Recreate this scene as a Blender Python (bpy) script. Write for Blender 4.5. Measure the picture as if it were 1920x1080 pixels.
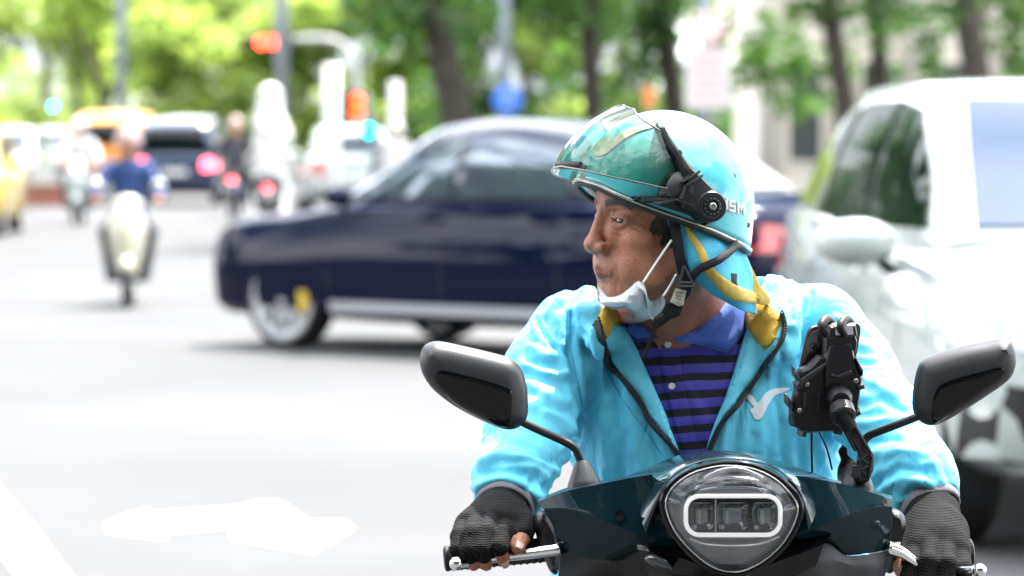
import bpy, bmesh, math, random
import numpy as np
from mathutils import Vector, Matrix, geometry, noise
from mathutils.bvhtree import BVHTree
R = math.radians
random.seed(7); RNG = np.random.default_rng(7)
for o in list(bpy.data.objects): bpy.data.objects.remove(o)
SC = bpy.context.scene
COL = SC.collection
# ---------------------------------------------------------------- camera
F = 7200.0; CH = 1.45; PITCH = math.atan(295.0/7200.0)
cP, sP = math.cos(PITCH), math.sin(PITCH)
cam = bpy.data.cameras.new('camera'); cam.lens = 135; cam.sensor_width = 36
cam.clip_start = 0.1; cam.clip_end = 3000
cam.dof.use_dof = True; cam.dof.focus_distance = 5.2; cam.dof.aperture_fstop = 5.6
cam.dof.aperture_blades = 0
camo = bpy.data.objects.new('camera', cam); COL.objects.link(camo)
camo.location = (0, 0, CH); camo.rotation_euler = (R(90)-PITCH, 0, 0)
SC.camera = camo
# ---------------------------------------------------------------- light
SUN_EL, SUN_AZ = R(62), R(28)      # azimuth measured from +Y (behind the rider) towards +X
wd = bpy.data.worlds.new('World'); SC.world = wd; wd.use_nodes = True
nt = wd.node_tree; nt.nodes.clear()
N = nt.nodes.new; L = nt.links.new
out = N('ShaderNodeOutputWorld'); bg = N('ShaderNodeBackground'); bg.inputs[1].default_value = 0.12
sky = N('ShaderNodeTexSky'); sky.sky_type = 'NISHITA'; sky.sun_disc = False
sky.sun_elevation = SUN_EL; sky.sun_rotation = SUN_AZ
sky.air_density = 1.0; sky.dust_density = 2.0; sky.ozone_density = 1.0
tc = N('ShaderNodeTexCoord'); mp = N('ShaderNodeMapping'); mp.inputs['Scale'].default_value = (1, 1, 2.2)
nz = N('ShaderNodeTexNoise'); nz.inputs['Scale'].default_value = 3.0; nz.inputs['Detail'].default_value = 8; nz.inputs['Roughness'].default_value = .6
cr = N('ShaderNodeValToRGB'); cr.color_ramp.elements[0].position = .40; cr.color_ramp.elements[1].position = .55
mx = N('ShaderNodeMixRGB'); mx.inputs[2].default_value = (16, 16.4, 17, 1)
L(tc.outputs['Generated'], mp.inputs[0]); L(mp.outputs[0], nz.inputs['Vector']); L(nz.outputs['Fac'], cr.inputs[0])
L(cr.outputs[0], mx.inputs[0]); L(sky.outputs[0], mx.inputs[1]); L(mx.outputs[0], bg.inputs[0]); L(bg.outputs[0], out.inputs[0])
sl = bpy.data.lights.new('sun', 'SUN'); sl.energy = 4.4; sl.angle = R(0.8); sl.color = (1, .96, .9)
so = bpy.data.objects.new('sun', sl); COL.objects.link(so)
sd = Vector((math.sin(SUN_AZ)*math.cos(SUN_EL), math.cos(SUN_AZ)*math.cos(SUN_EL), math.sin(SUN_EL)))
so.rotation_euler = sd.to_track_quat('Z', 'Y').to_euler()
vs = SC.view_settings; SC.display_settings.display_device = 'sRGB'
vs.view_transform = 'Standard'; vs.look = 'None'; vs.exposure = 1.85; vs.gamma = 1; vs.use_curve_mapping = False
SC.render.engine = 'CYCLES'; SC.cycles.use_denoising = True
try: SC.cycles.denoiser = 'OPENIMAGEDENOISE'
except Exception: pass
SC.cycles.max_bounces = 7; SC.cycles.diffuse_bounces = 3; SC.cycles.glossy_bounces = 4
SC.cycles.transparent_max_bounces = 16; SC.cycles.transmission_bounces = 6; SC.cycles.sample_clamp_indirect = 6
SC.cycles.caustics_reflective = False; SC.cycles.caustics_refractive = False

# ---------------------------------------------------------------- mapping helpers
def W(px, py, y):
    """world point at distance y along the view of full-size photo pixel (px,py)"""
    dx = (px-960)/F; dv = (540-py)/F
    d1 = cP+dv*sP; t = y/d1
    return Vector((dx*t, y, CH+(-sP+dv*cP)*t))
def proj(P):
    P = np.asarray(P, float); z = P[..., 2]-CH; y = P[..., 1]
    dep = y*cP-z*sP
    return 960+F*P[..., 0]/dep, 540-F*(y*sP+z*cP)/dep
# ---------------------------------------------------------------- materials
MATS = {}
def mat(name, col, rough=.5, metal=0., coat=0., var=0., vs_=8., bump=0., bs=60., spec=.5, emis=None, es=0., alpha=None,
        trans=0., sub=0., coatr=.03, sheen=0., col2=None, fn=None, detail=6):
    if name in MATS: return MATS[name]
    m = bpy.data.materials.new(name); m.use_nodes = True; t = m.node_tree
    b = t.nodes['Principled BSDF']; c = tuple(col)+(1,)
    b.inputs['Base Color'].default_value = c; b.inputs['Roughness'].default_value = rough
    b.inputs['Metallic'].default_value = metal; b.inputs['Coat Weight'].default_value = coat
    b.inputs['Coat Roughness'].default_value = coatr; b.inputs['Specular IOR Level'].default_value = spec
    b.inputs['Transmission Weight'].default_value = trans; b.inputs['Subsurface Weight'].default_value = sub
    b.inputs['Sheen Weight'].default_value = sheen
    if alpha is not None: b.inputs['Alpha'].default_value = alpha
    if emis: b.inputs['Emission Color'].default_value = tuple(emis)+(1,); b.inputs['Emission Strength'].default_value = es
    tcn = t.nodes.new('ShaderNodeTexCoord')
    if var or col2:
        n = t.nodes.new('ShaderNodeTexNoise'); n.inputs['Scale'].default_value = vs_; n.inputs['Detail'].default_value = detail
        r = t.nodes.new('ShaderNodeValToRGB'); r.color_ramp.elements[0].position = .3; r.color_ramp.elements[1].position = .7
        a = col; d = col2 if col2 else tuple(min(1, x*(1+var)) for x in col)
        if not col2: a = tuple(x*(1-var) for x in col)
        r.color_ramp.elements[0].color = tuple(a)+(1,); r.color_ramp.elements[1].color = tuple(d)+(1,)
        t.links.new(tcn.outputs['Object'], n.inputs['Vector']); t.links.new(n.outputs['Fac'], r.inputs[0]); t.links.new(r.outputs[0], b.inputs['Base Color'])
    if bump:
        n2 = t.nodes.new('ShaderNodeTexNoise'); n2.inputs['Scale'].default_value = bs; n2.inputs['Detail'].default_value = 5
        bp = t.nodes.new('ShaderNodeBump'); bp.inputs['Strength'].default_value = bump; bp.inputs['Distance'].default_value = .01
        t.links.new(tcn.outputs['Object'], n2.inputs['Vector']); t.links.new(n2.outputs['Fac'], bp.inputs['Height']); t.links.new(bp.outputs[0], b.inputs['Normal'])
    if fn: fn(t, b, tcn)
    MATS[name] = m
    return m
# ---------------------------------------------------------------- object helpers
WB = {}           # roots whose parts are given in world coordinates -> their location
def top(o):
    while o.parent: o = o.parent
    return o
def tag(o, label=None, cat=None, group=None, kind=None):
    if label: o['label'] = label
    if cat: o['category'] = cat
    if group: o['group'] = group
    if kind: o['kind'] = kind
    return o
def empty(name, loc=(0, 0, 0), rz=0., world=False, label=None, cat=None, group=None):
    o = bpy.data.objects.new(name, None); COL.objects.link(o); o.location = loc; o.rotation_euler = (0, 0, rz)
    o.empty_display_size = .1
    if world: WB[o] = Vector(loc)
    return tag(o, label, cat, group)
def mk(name, V, Fc, m=None, parent=None, smooth=True, mods=None):
    me = bpy.data.meshes.new(name)
    V = np.asarray(V, float).reshape(-1, 3)
    if parent is not None:
        t = top(parent)
        if t in WB: V = V-np.array(WB[t])
    if isinstance(Fc, np.ndarray):
        k = Fc.shape[1]; nf = len(Fc)
        me.vertices.add(len(V)); me.vertices.foreach_set('co', V.ravel().astype(np.float32))
        me.loops.add(nf*k); me.loops.foreach_set('vertex_index', Fc.ravel().astype(np.int32))
        me.polygons.add(nf); me.polygons.foreach_set('loop_start', np.arange(0, nf*k, k, dtype=np.int32))
        try: me.polygons.foreach_set('loop_total', np.full(nf, k, np.int32))
        except Exception: pass
        me.update(calc_edges=True)
    else:
        me.from_pydata([tuple(v) for v in V], [], Fc); me.update()
    if smooth is True: me.polygons.foreach_set('use_smooth', np.ones(len(me.polygons), bool))
    if m: me.materials.append(m)
    o = bpy.data.objects.new(name, me); COL.objects.link(o)
    if parent is not None: o.parent = parent
    if smooth == 'auto':
        me.polygons.foreach_set('use_smooth', np.ones(len(me.polygons), bool))
        me.set_sharp_from_angle(angle=R(35))
    return o
def recalc(o):
    bm = bmesh.new(); bm.from_mesh(o.data); bmesh.ops.recalc_face_normals(bm, faces=bm.faces); bm.to_mesh(o.data); bm.free(); return o
def bevel(o, w=.004, s=2, ang=35):
    md = o.modifiers.new('bevel', 'BEVEL'); md.width = w; md.segments = s; md.limit_method = 'ANGLE'; md.angle_limit = R(ang); return o
class MB:
    """collects simple solids for one mesh"""
    def __init__(s): s.V = []; s.F = []
    def add(s, V, Fc):
        n = len(s.V); s.V += [tuple(v) for v in V]; s.F += [tuple(i+n for i in f) for f in Fc]; return s
    def box(s, c, d, rz=0., M=None):
        c = Vector(c); h = [x/2 for x in d]; Rm = Matrix.Rotation(rz, 3, 'Z') if M is None else M
        V = [c+Rm@Vector((a*h[0], b*h[1], e*h[2])) for a in (-1, 1) for b in (-1, 1) for e in (-1, 1)]
        return s.add(V, [(0, 1, 3, 2), (4, 6, 7, 5), (0, 4, 5, 1), (2, 3, 7, 6), (0, 2, 6, 4), (1, 5, 7, 3)])
    def tube(s, pts, r, n=12, smooth=0, caps=True):
        pts = [Vector(p) for p in pts]
        rr = list(r) if hasattr(r, '__len__') else [r]*len(pts)
        if smooth:
            q = cat([tuple(p)+(a,) for p, a in zip(pts, rr)], smooth); pts = [Vector(x[:3]) for x in q]; rr = [x[3] for x in q]
        V = []; Fc = []; prev = None
        for i, p in enumerate(pts):
            t = (pts[min(i+1, len(pts)-1)]-pts[max(i-1, 0)]).normalized()
            if prev is None: a = t.orthogonal().normalized()
            else: a = (prev-t*prev.dot(t)).normalized()
            prev = a; b = t.cross(a)
            V += [p+(a*math.cos(2*math.pi*k/n)+b*math.sin(2*math.pi*k/n))*rr[i] for k in range(n)]
        for i in range(len(pts)-1):
            for k in range(n):
                Fc.append((i*n+k, i*n+(k+1) % n, (i+1)*n+(k+1) % n, (i+1)*n+k))
        if caps: Fc += [tuple(range(n))[::-1], tuple(range((len(pts)-1)*n, len(pts)*n))]
        return s.add(V, Fc)
    def lathe(s, prof, c=(0, 0, 0), axis=(0, 0, 1), n=24, caps=True):
        """prof: list of (radius, height along the axis)"""
        ax = Vector(axis).normalized(); a = ax.orthogonal().normalized(); b = ax.cross(a); c = Vector(c)
        V = [c+ax*h+(a*math.cos(2*math.pi*k/n)+b*math.sin(2*math.pi*k/n))*r for r, h in prof for k in range(n)]
        Fc = [(i*n+k, i*n+(k+1) % n, (i+1)*n+(k+1) % n, (i+1)*n+k) for i in range(len(prof)-1) for k in range(n)]
        if caps: Fc += [tuple(range(n))[::-1], tuple(range((len(prof)-1)*n, len(prof)*n))]
        return s.add(V, Fc)
    def ball(s, c, r, n=12, m=8):
        rx, ry, rz = (r if hasattr(r, '__len__') else (r, r, r)); c = Vector(c)
        V = [c+Vector((rx*math.sin(math.pi*i/m)*math.cos(2*math.pi*k/n), ry*math.sin(math.pi*i/m)*math.sin(2*math.pi*k/n), rz*math.cos(math.pi*i/m))) for i in range(m+1) for k in range(n)]
        return s.add(V, [(i*n+k, (i+1)*n+k, (i+1)*n+(k+1) % n, i*n+(k+1) % n) for i in range(m) for k in range(n)])
    def build(s, name, m=None, parent=None, smooth='auto'):
        return recalc(mk(name, s.V, s.F, m, parent, smooth))
def cat(pts, sub=6, closed=False):
    """Catmull-Rom through points of any dimension"""
    P = np.asarray([tuple(p) for p in pts], float); n = len(P); o = []
    rng = range(n) if closed else range(n-1)
    for i in rng:
        if closed: a, b, c, d = P[(i-1) % n], P[i], P[(i+1) % n], P[(i+2) % n]
        else: a, b, c, d = P[max(i-1, 0)], P[i], P[i+1], P[min(i+2, n-1)]
        for k in range(sub):
            t = k/sub
            o.append(.5*((2*b)+(-a+c)*t+(2*a-5*b+4*c-d)*t*t+(-a+3*b-3*c+d)*t**3))
    if not closed: o.append(P[-1])
    return np.array(o)
def resample(P, n, closed=False):
    P = np.asarray(P, float)
    if closed: P = np.vstack([P, P[:1]])
    d = np.r_[0, np.cumsum(np.linalg.norm(np.diff(P, axis=0), axis=1))]
    t = np.linspace(0, d[-1], n+1)[:-1] if closed else np.linspace(0, d[-1], n)
    return np.stack([np.interp(t, d, P[:, k]) for k in range(P.shape[1])], 1)
def loft(rows, nu=24, nv=6, vs_smooth=False):
    """rows: list of control polylines (world points); returns grid verts, quads"""
    A = [resample(cat([tuple(p) for p in r], 8), nu) for r in rows]
    A = np.array(A)
    if vs_smooth: G = np.array([cat(A[:, j], nv) for j in range(nu)]).transpose(1, 0, 2)
    else:
        G = []
        for i in range(len(A)-1):
            for k in range(nv): G.append(A[i]+(A[i+1]-A[i])*k/nv)
        G.append(A[-1]); G = np.array(G)
    return grid(G)
def grid(G, closeu=False):
    r, c = G.shape[:2]; Fc = []
    for i in range(r-1):
        for j in range(c if closeu else c-1):
            Fc.append((i*c+j, i*c+(j+1) % c, (i+1)*c+(j+1) % c, (i+1)*c+j))
    return G.reshape(-1, 3), Fc
def solidify(o, t, off=-1):
    md = o.modifiers.new('solidify', 'SOLIDIFY'); md.thickness = t; md.offset = off; return o
def subsurf(o, n=1):
    md = o.modifiers.new('subd', 'SUBSURF'); md.levels = n; md.render_levels = n; return o
# ---------------------------------------------------------------- 2D fill and surface patches
def seg_dist(P, A, closed=True):
    """distance of points P (n,2) to polyline A"""
    A = np.asarray(A, float); B = np.roll(A, -1, 0) if closed else A[1:]; A0 = A if closed else A[:-1]
    d = np.full(len(P), 1e9)
    for a, b in zip(A0, B):
        ab = b-a; l = ab@ab+1e-12; t = np.clip(((P-a)@ab)/l, 0, 1)
        d = np.minimum(d, np.linalg.norm(P-a-t[:, None]*ab, axis=1))
    return d
def inside(P, A):
    A = np.asarray(A, float); B = np.roll(A, -1, 0); c = np.zeros(len(P), bool)
    for a, b in zip(A, B):
        k = (a[1] > P[:, 1]) != (b[1] > P[:, 1])
        with np.errstate(divide='ignore', invalid='ignore'):
            x = (b[0]-a[0])*(P[:, 1]-a[1])/(b[1]-a[1]+1e-12)+a[0]
        c ^= k & (P[:, 0] < x)
    return c
def fill(poly, step, extra=None, skip=0):
    poly = np.asarray(poly, float)
    per = np.linalg.norm(poly-np.roll(poly, -1, 0), axis=1).sum()
    Bd = []
    for a, b in zip(poly, np.roll(poly, -1, 0)):
        n = max(1, int(round(np.linalg.norm(b-a)/step)))
        for k in range(n): Bd.append(a+(b-a)*k/n)
    Bd = np.array(Bd)
    lo, hi = Bd.min(0), Bd.max(0)
    gx, gy = np.meshgrid(np.arange(lo[0], hi[0], step), np.arange(lo[1], hi[1], step*.87))
    gx[1::2] += step/2
    G = np.stack([gx.ravel(), gy.ravel()], 1)
    G = G[inside(G, Bd)]
    if len(G): G = G[seg_dist(G, Bd) > max(step*.45, skip*1.15)]
    if extra is not None: G = np.vstack([extra, G]) if len(G) else extra
    P = np.vstack([Bd, G]) if len(G) else Bd
    V, E, T, *_ = geometry.delaunay_2d_cdt([Vector(p) for p in P], [], [list(range(len(Bd)))], 1, 1e-7)
    return np.array([tuple(v) for v in V]), [tuple(t) for t in T], Bd
def patch(name, poly, surf, m, parent, lift=.004, edge=.004, back=.004, step=8, smooth=0, rim=0., prof=None, base=0., auto=True):
    """a solid lying on a surface. poly in photo pixels; surf(px,py)->(points, normals); lift = height at the middle"""
    if smooth: poly = cat(poly, smooth, True)
    poly = np.asarray(poly, float)
    E = edge*1380.; rings = []
    if prof is None and lift > .0012 and E > 0:
        q = resample(poly, max(8, int(np.linalg.norm(poly-np.roll(poly, -1, 0), axis=1).sum()/min(step, max(E*.9, 3)))), True)
        area = .5*np.sum(q[:, 0]*np.roll(q[:, 1], -1)-np.roll(q[:, 0], -1)*q[:, 1])
        t_ = np.roll(q, -1, 0)-np.roll(q, 1, 0); t_ /= np.linalg.norm(t_, axis=1)[:, None]+1e-9
        nn = np.stack([-t_[:, 1], t_[:, 0]], 1)*(1 if area > 0 else -1)
        for f_ in ((.12, .4, 1.0) if E > 6 else (.3, 1.0)):
            r_ = q+nn*E*f_; r_ = r_[inside(r_, poly)]
            if len(r_): r_ = r_[seg_dist(r_, poly) > .9*E*f_]
            keep_ = []
            for p_ in r_:
                if not keep_ or min((p_[0]-k_[0])**2+(p_[1]-k_[1])**2 for k_ in keep_) > .3: keep_.append(p_)
            if keep_: rings.append(np.array(keep_))
    P, T, Bd = fill(poly, step, np.vstack(rings) if rings else None, E if rings else 0)
    C, Nn = surf(P)
    d = seg_dist(P, poly)/1380.0
    if prof is not None: h = prof(P, d)
    else:
        t = np.clip(d/max(edge, 1e-6), 0, 1); h = lift*np.sqrt(1-(1-t)**2)
        if edge <= .004: h = lift*(.72+.28*t)
    h = h+base
    Fv = C+Nn*h[:, None]; Bv = C-Nn*back
    n = len(P); Fc = [tuple(t) for t in T]
    Fc2 = [tuple(i+n for i in t[::-1]) for t in T]
    ed = {}
    for t in T:
        for i in range(3):
            e = (t[i], t[(i+1) % 3]); ed[e] = 1
    W_ = [(e[1], e[0], e[0]+n, e[1]+n) for e in ed if (e[1], e[0]) not in ed]
    return recalc(mk(name, np.vstack([Fv, Bv]), Fc+Fc2+W_, m, parent, 'auto' if auto else True))
def flat_at(y, nrm=(0, -1, 0), tilt=None):
    """surface: plane facing the viewer; tilt=(px0,py0,dydx,dydy) metres of depth per photo pixel"""
    def s(P):
        yy = np.full(len(P), y)
        if tilt: yy = y+(P[:, 0]-tilt[0])*tilt[2]+(P[:, 1]-tilt[1])*tilt[3]
        C = np.array([W(p[0], p[1], q) for p, q in zip(P, yy)])
        n = Vector(nrm)
        if tilt: n = Vector((tilt[2]*1380, -1, -tilt[3]*1380)).normalized()
        return C, np.tile(np.array(n), (len(P), 1))
    return s
def bvh_of(o, loc=(0, 0, 0)):
    me = o.data; l = Vector(loc)
    return BVHTree.FromPolygons([v.co+l for v in me.vertices], [tuple(p.vertices) for p in me.polygons])
def on(bvh, fallback=5.4, nsm=0, psm=0):
    """surface: first hit of a BVH seen from the viewpoint, normals facing the viewer"""
    O = Vector((0, 0, CH))
    def s(P):
        C = []; Nn = []; miss = []
        for i, p in enumerate(P):
            d = (W(p[0], p[1], 5.0)-O).normalized()
            h, n, k, dd = bvh.ray_cast(O, d)
            if h is None:
                miss.append(i); C.append(W(p[0], p[1], fallback)); Nn.append(Vector((0, -1, 0)))
            else: C.append(h); Nn.append(n if n.dot(d) < 0 else -n)
        C = np.array(C, float); Nn = np.array(Nn, float)
        if miss and len(miss) < len(P):
            ok = np.setdiff1d(np.arange(len(P)), miss)
            for i in miss:
                j = ok[np.argmin(((P[ok]-P[i])**2).sum(1))]
                C[i] = W(P[i][0], P[i][1], C[j][1]); Nn[i] = Nn[j]
        if nsm or psm:
            D2 = ((P[:, None]-P[None])**2).sum(-1)
            if nsm:
                w = np.exp(-D2/(2*nsm*nsm)); Nn = w@Nn; Nn /= np.linalg.norm(Nn, axis=1)[:, None]
            if psm:
                w = np.exp(-D2/(2*psm*psm)); w /= w.sum(1)[:, None]; yy = w@C[:, 1]; C = np.array([W(p[0], p[1], q) for p, q in zip(P, yy)])
        return C, Nn
    return s
# ---------------------------------------------------------------- signed distance sculpting
def smin(a, b, k):
    h = np.clip(.5+.5*(b-a)/k, 0, 1); return b+(a-b)*h-k*h*(1-h)
def smax(a, b, k): return -smin(-a, -b, k)
def ell(p, c, r, M=None):
    q = p-np.asarray(c, float)
    if M is not None: q = q@M
    r = np.asarray(r, float)
    k0 = np.sqrt(((q/r)**2).sum(-1)); k1 = np.sqrt(((q/(r*r))**2).sum(-1))+1e-9
    return k0*(k0-1)/k1
def cap(p, a, b, ra, rb=None):
    rb = ra if rb is None else rb
    a = np.asarray(a, float); b = np.asarray(b, float); ab = b-a; l = ab@ab+1e-12
    h = np.clip(((p-a)@ab)/l, 0, 1)
    return np.linalg.norm(p-a-h[..., None]*ab, axis=-1)-(ra+(rb-ra)*h)
def chain(p, pts, rs, k):
    d = None
    for i in range(len(pts)-1):
        e = cap(p, pts[i], pts[i+1], rs[i], rs[i+1]); d = e if d is None else smin(d, e, k)
    return d
def axis(lo, hi, h, fine=()):
    """coordinates from lo to hi with spacing h, finer inside the given (a,b,hf) ranges"""
    x = [lo]
    while x[-1] < hi:
        s = h
        for a, b, hf in fine:
            if a <= x[-1] <= b: s = min(s, hf)
        x.append(x[-1]+s)
    while (len(x)-1) % 8: x.append(x[-1]+h)
    return np.array(x)
def nets(f, xs, ys, zs, margin=1.25):
    B = 8; nx, ny, nz = len(xs), len(ys), len(zs)
    bx, by, bz = (nx-1)//B, (ny-1)//B, (nz-1)//B
    cx, cy, cz = (xs[B//2::B][:bx], ys[B//2::B][:by], zs[B//2::B][:bz])
    C = np.stack(np.meshgrid(cx, cy, cz, indexing='ij'), -1).reshape(-1, 3)
    hx, hy, hz = (np.diff(xs[::B])[:bx], np.diff(ys[::B])[:by], np.diff(zs[::B])[:bz])
    H = np.sqrt((hx[:, None, None]**2+hy[None, :, None]**2+hz[None, None, :]**2)).ravel()/2
    v = f(C); keep = np.where(np.abs(v) < H*margin+.004)[0]
    cent = v.reshape(bx, by, bz)
    G = np.ones((nx, ny, nz), np.float32)
    big = np.repeat(np.repeat(np.repeat(cent, B, 0), B, 1), B, 2); G[:-1, :-1, :-1] = big; del big
    ki, kj, kk = np.unravel_index(keep, (bx, by, bz))
    a = np.arange(B+1)
    for s in range(0, len(keep), 600):
        i = (ki[s:s+600]*B)[:, None, None, None]+a[None, :, None, None]
        j = (kj[s:s+600]*B)[:, None, None, None]+a[None, None, :, None]
        k = (kk[s:s+600]*B)[:, None, None, None]+a[None, None, None, :]
        i, j, k = np.broadcast_arrays(i, j, k); i = i.ravel(); j = j.ravel(); k = k.ravel()
        P = np.stack([xs[i], ys[j], zs[k]], 1); G[i, j, k] = f(P)
    # cells
    a = np.arange(B)
    i = np.broadcast_to((ki*B)[:, None, None, None]+a[None, :, None, None], (len(keep), B, B, B)).ravel()
    j = np.broadcast_to((kj*B)[:, None, None, None]+a[None, None, :, None], (len(keep), B, B, B)).ravel()
    k = np.broadcast_to((kk*B)[:, None, None, None]+a[None, None, None, :], (len(keep), B, B, B)).ravel()
    S = G < 0
    cnt = sum(S[i+p, j+q, k+r].astype(np.uint8) for p in (0, 1) for q in (0, 1) for r in (0, 1))
    act = (cnt > 0) & (cnt < 8); i, j, k = i[act], j[act], k[act]
    ID = np.full((nx, ny, nz), -1, np.int32); ID[i, j, k] = np.arange(len(i))
    acc = np.zeros((len(i), 3)); num = np.zeros(len(i))
    cor = [(p, q, r) for p in (0, 1) for q in (0, 1) for r in (0, 1)]
    for c0 in cor:
        for ax in range(3):
            if c0[ax]: continue
            c1 = list(c0); c1[ax] = 1
            v0 = G[i+c0[0], j+c0[1], k+c0[2]]; v1 = G[i+c1[0], j+c1[1], k+c1[2]]
            m = (v0 < 0) != (v1 < 0); t = np.where(m, v0/np.where(m, v0-v1, 1), 0)
            P0 = np.stack([xs[i+c0[0]], ys[j+c0[1]], zs[k+c0[2]]], 1); P1 = np.stack([xs[i+c1[0]], ys[j+c1[1]], zs[k+c1[2]]], 1)
            acc += np.where(m[:, None], P0+(P1-P0)*t[:, None], 0); num += m
    V = acc/num[:, None]; Q = []
    for ax in range(3):
        o = [0, 0, 0]; o[ax] = 1
        s0 = S[i, j, k]; s1 = S[i+o[0], j+o[1], k+o[2]]; m = s0 != s1
        u = [(1, 2), (2, 0), (0, 1)][ax]
        d1 = [0, 0, 0]; d1[u[0]] = 1; d2 = [0, 0, 0]; d2[u[1]] = 1
        ii, jj, kk2 = i[m], j[m], k[m]; s = s0[m]
        A = ID[ii, jj, kk2]; Bq = ID[ii-d1[0], jj-d1[1], kk2-d1[2]]
        Cq = ID[ii-d1[0]-d2[0], jj-d1[1]-d2[1], kk2-d1[2]-d2[2]]; D = ID[ii-d2[0], jj-d2[1], kk2-d2[2]]
        q = np.stack([A, Bq, Cq, D], 1); q[~s] = q[~s][:, ::-1]
        Q.append(q[(q >= 0).all(1)])
    Q = np.vstack(Q)
    return V, Q
def vnormals(V, Q):
    n = np.cross(V[Q[:, 2]]-V[Q[:, 0]], V[Q[:, 3]]-V[Q[:, 1]]); N_ = np.zeros_like(V)
    for c in range(4): np.add.at(N_, Q[:, c], n)
    return N_/(np.linalg.norm(N_, axis=1)[:, None]+1e-12)
def vsmooth(V, Q, it=1, lam=.5):
    E = np.vstack([Q[:, [0, 1]], Q[:, [1, 2]], Q[:, [2, 3]], Q[:, [3, 0]]])
    for _ in range(it):
        A = np.zeros_like(V); c = np.zeros(len(V))
        np.add.at(A, E[:, 0], V[E[:, 1]]); np.add.at(A, E[:, 1], V[E[:, 0]])
        np.add.at(c, E[:, 0], 1); np.add.at(c, E[:, 1], 1)
        V = V+lam*(A/c[:, None]-V)
    return V
def vnoise(P, s, seed=0):
    """cheap smooth value noise, vectorised, about -1..1"""
    P = np.asarray(P)*s+seed*17.31; i = np.floor(P).astype(np.int64); f = P-i; f = f*f*(3-2*f); r = 0
    for a in (0, 1):
        for b in (0, 1):
            for c in (0, 1):
                h = ((i[:, 0]+a)*73856093 ^ (i[:, 1]+b)*19349663 ^ (i[:, 2]+c)*83492791) & 0xffffff
                h = ((h*(h % 9973+15731)+1376312589) & 0xffffff)/0xffffff*2-1
                r = r+h*(f[:, 0] if a else 1-f[:, 0])*(f[:, 1] if b else 1-f[:, 1])*(f[:, 2] if c else 1-f[:, 2])
    return r
def hexc(r, g, b): return tuple((((x/255)+.055)/1.055)**2.4 if x/255 > .04 else x/255/12.92 for x in (r, g, b))
def clearmat(name, tint, rough=.02, ior=1.5, refl=(1, 1, 1)):
    m = bpy.data.materials.new(name); m.use_nodes = True; t = m.node_tree; t.nodes.clear()
    o = t.nodes.new('ShaderNodeOutputMaterial'); a = t.nodes.new('ShaderNodeBsdfTransparent'); g = t.nodes.new('ShaderNodeBsdfGlossy')
    f = t.nodes.new('ShaderNodeFresnel'); f.inputs[0].default_value = ior; x = t.nodes.new('ShaderNodeMixShader')
    a.inputs[0].default_value = tuple(tint)+(1,); g.inputs['Roughness'].default_value = rough; g.inputs['Color'].default_value = tuple(refl)+(1,)
    t.links.new(f.outputs[0], x.inputs[0]); t.links.new(a.outputs[0], x.inputs[1]); t.links.new(g.outputs[0], x.inputs[2]); t.links.new(x.outputs[0], o.inputs[0])
    MATS[name] = m; return m
# ================================================================= GROUND
def plane(name, x0, x1, y0, y1, z, m, nx=1, ny=1):
    G = np.array([[(x0+(x1-x0)*i/nx, y0+(y1-y0)*j/ny, z) for i in range(nx+1)] for j in range(ny+1)]); Vv, Fv = grid(G); o = mk(name, Vv, Fv, m); o['kind'] = 'structure'; return o
def asph(t, b, tc):
    n = t.nodes.new('ShaderNodeTexNoise'); n.inputs['Scale'].default_value = .35; n.inputs['Detail'].default_value = 8
    r = t.nodes.new('ShaderNodeValToRGB'); r.color_ramp.elements[0].position = .35; r.color_ramp.elements[1].position = .65
    r.color_ramp.elements[0].color = (.062, .064, .067, 1); r.color_ramp.elements[1].color = (.082, .083, .085, 1)
    n2 = t.nodes.new('ShaderNodeTexNoise'); n2.inputs['Scale'].default_value = 160; n2.inputs['Detail'].default_value = 4
    m = t.nodes.new('ShaderNodeMixRGB'); m.blend_type = 'MULTIPLY'; m.inputs[0].default_value = .35
    bp = t.nodes.new('ShaderNodeBump'); bp.inputs['Strength'].default_value = .4; bp.inputs['Distance'].default_value = .01
    t.links.new(tc.outputs['Object'], n.inputs[0]); t.links.new(tc.outputs['Object'], n2.inputs[0]); t.links.new(n.outputs['Fac'], r.inputs[0]); t.links.new(r.outputs[0], m.inputs[1]); t.links.new(n2.outputs['Fac'], m.inputs[2])
    t.links.new(m.outputs[0], b.inputs['Base Color']); t.links.new(n2.outputs['Fac'], bp.inputs['Height']); t.links.new(bp.outputs[0], b.inputs['Normal'])
asphalt = mat('worn_pale_asphalt', (.12, .12, .12), .85, fn=asph)
plane('road', -400, 400, -200, 900, 0, asphalt)
paint = mat('road_paint', (.75, .75, .73), .7, var=.05, vs_=3)
def gp(px, py):   # ground point under a photo pixel
    dv = (540-py)/F; dz = -sP+dv*cP; dy = cP+dv*sP; t_ = -CH/dz; return Vector(((px-960)/F*t_, dy*t_, 0))
def flatpoly(name, pts, z, m, kind='structure'):
    P_, T_, _ = fill(np.array([(p[0], p[1]) for p in pts]), .35)
    o = mk(name, [(p[0], p[1], z) for p in P_], T_, m, None, False); recalc(o); o['kind'] = kind; return o
flatpoly('lane_line', [gp(-75, 800), gp(-5, 915), gp(60, 985), gp(135, 1085), gp(250, 1240), gp(130, 1240), gp(35, 1085), gp(-20, 1010), gp(-90, 940), gp(-180, 840)][::-1], .004, paint)
flatpoly('turn_arrow', [gp(199, 986), gp(236, 970), gp(275, 959), gp(291, 966), gp(370, 960), gp(448, 954), gp(488, 944), gp(524, 945), gp(550, 962), gp(578, 981), gp(645, 981), gp(660, 992), gp(622, 1016), gp(587, 1037), gp(510, 1023), gp(430, 1008), gp(448, 996), gp(470, 986), gp(390, 992), gp(313, 999), gp(309, 1010), gp(250, 1004), gp(199, 997)][::-1], .004, paint)
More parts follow.
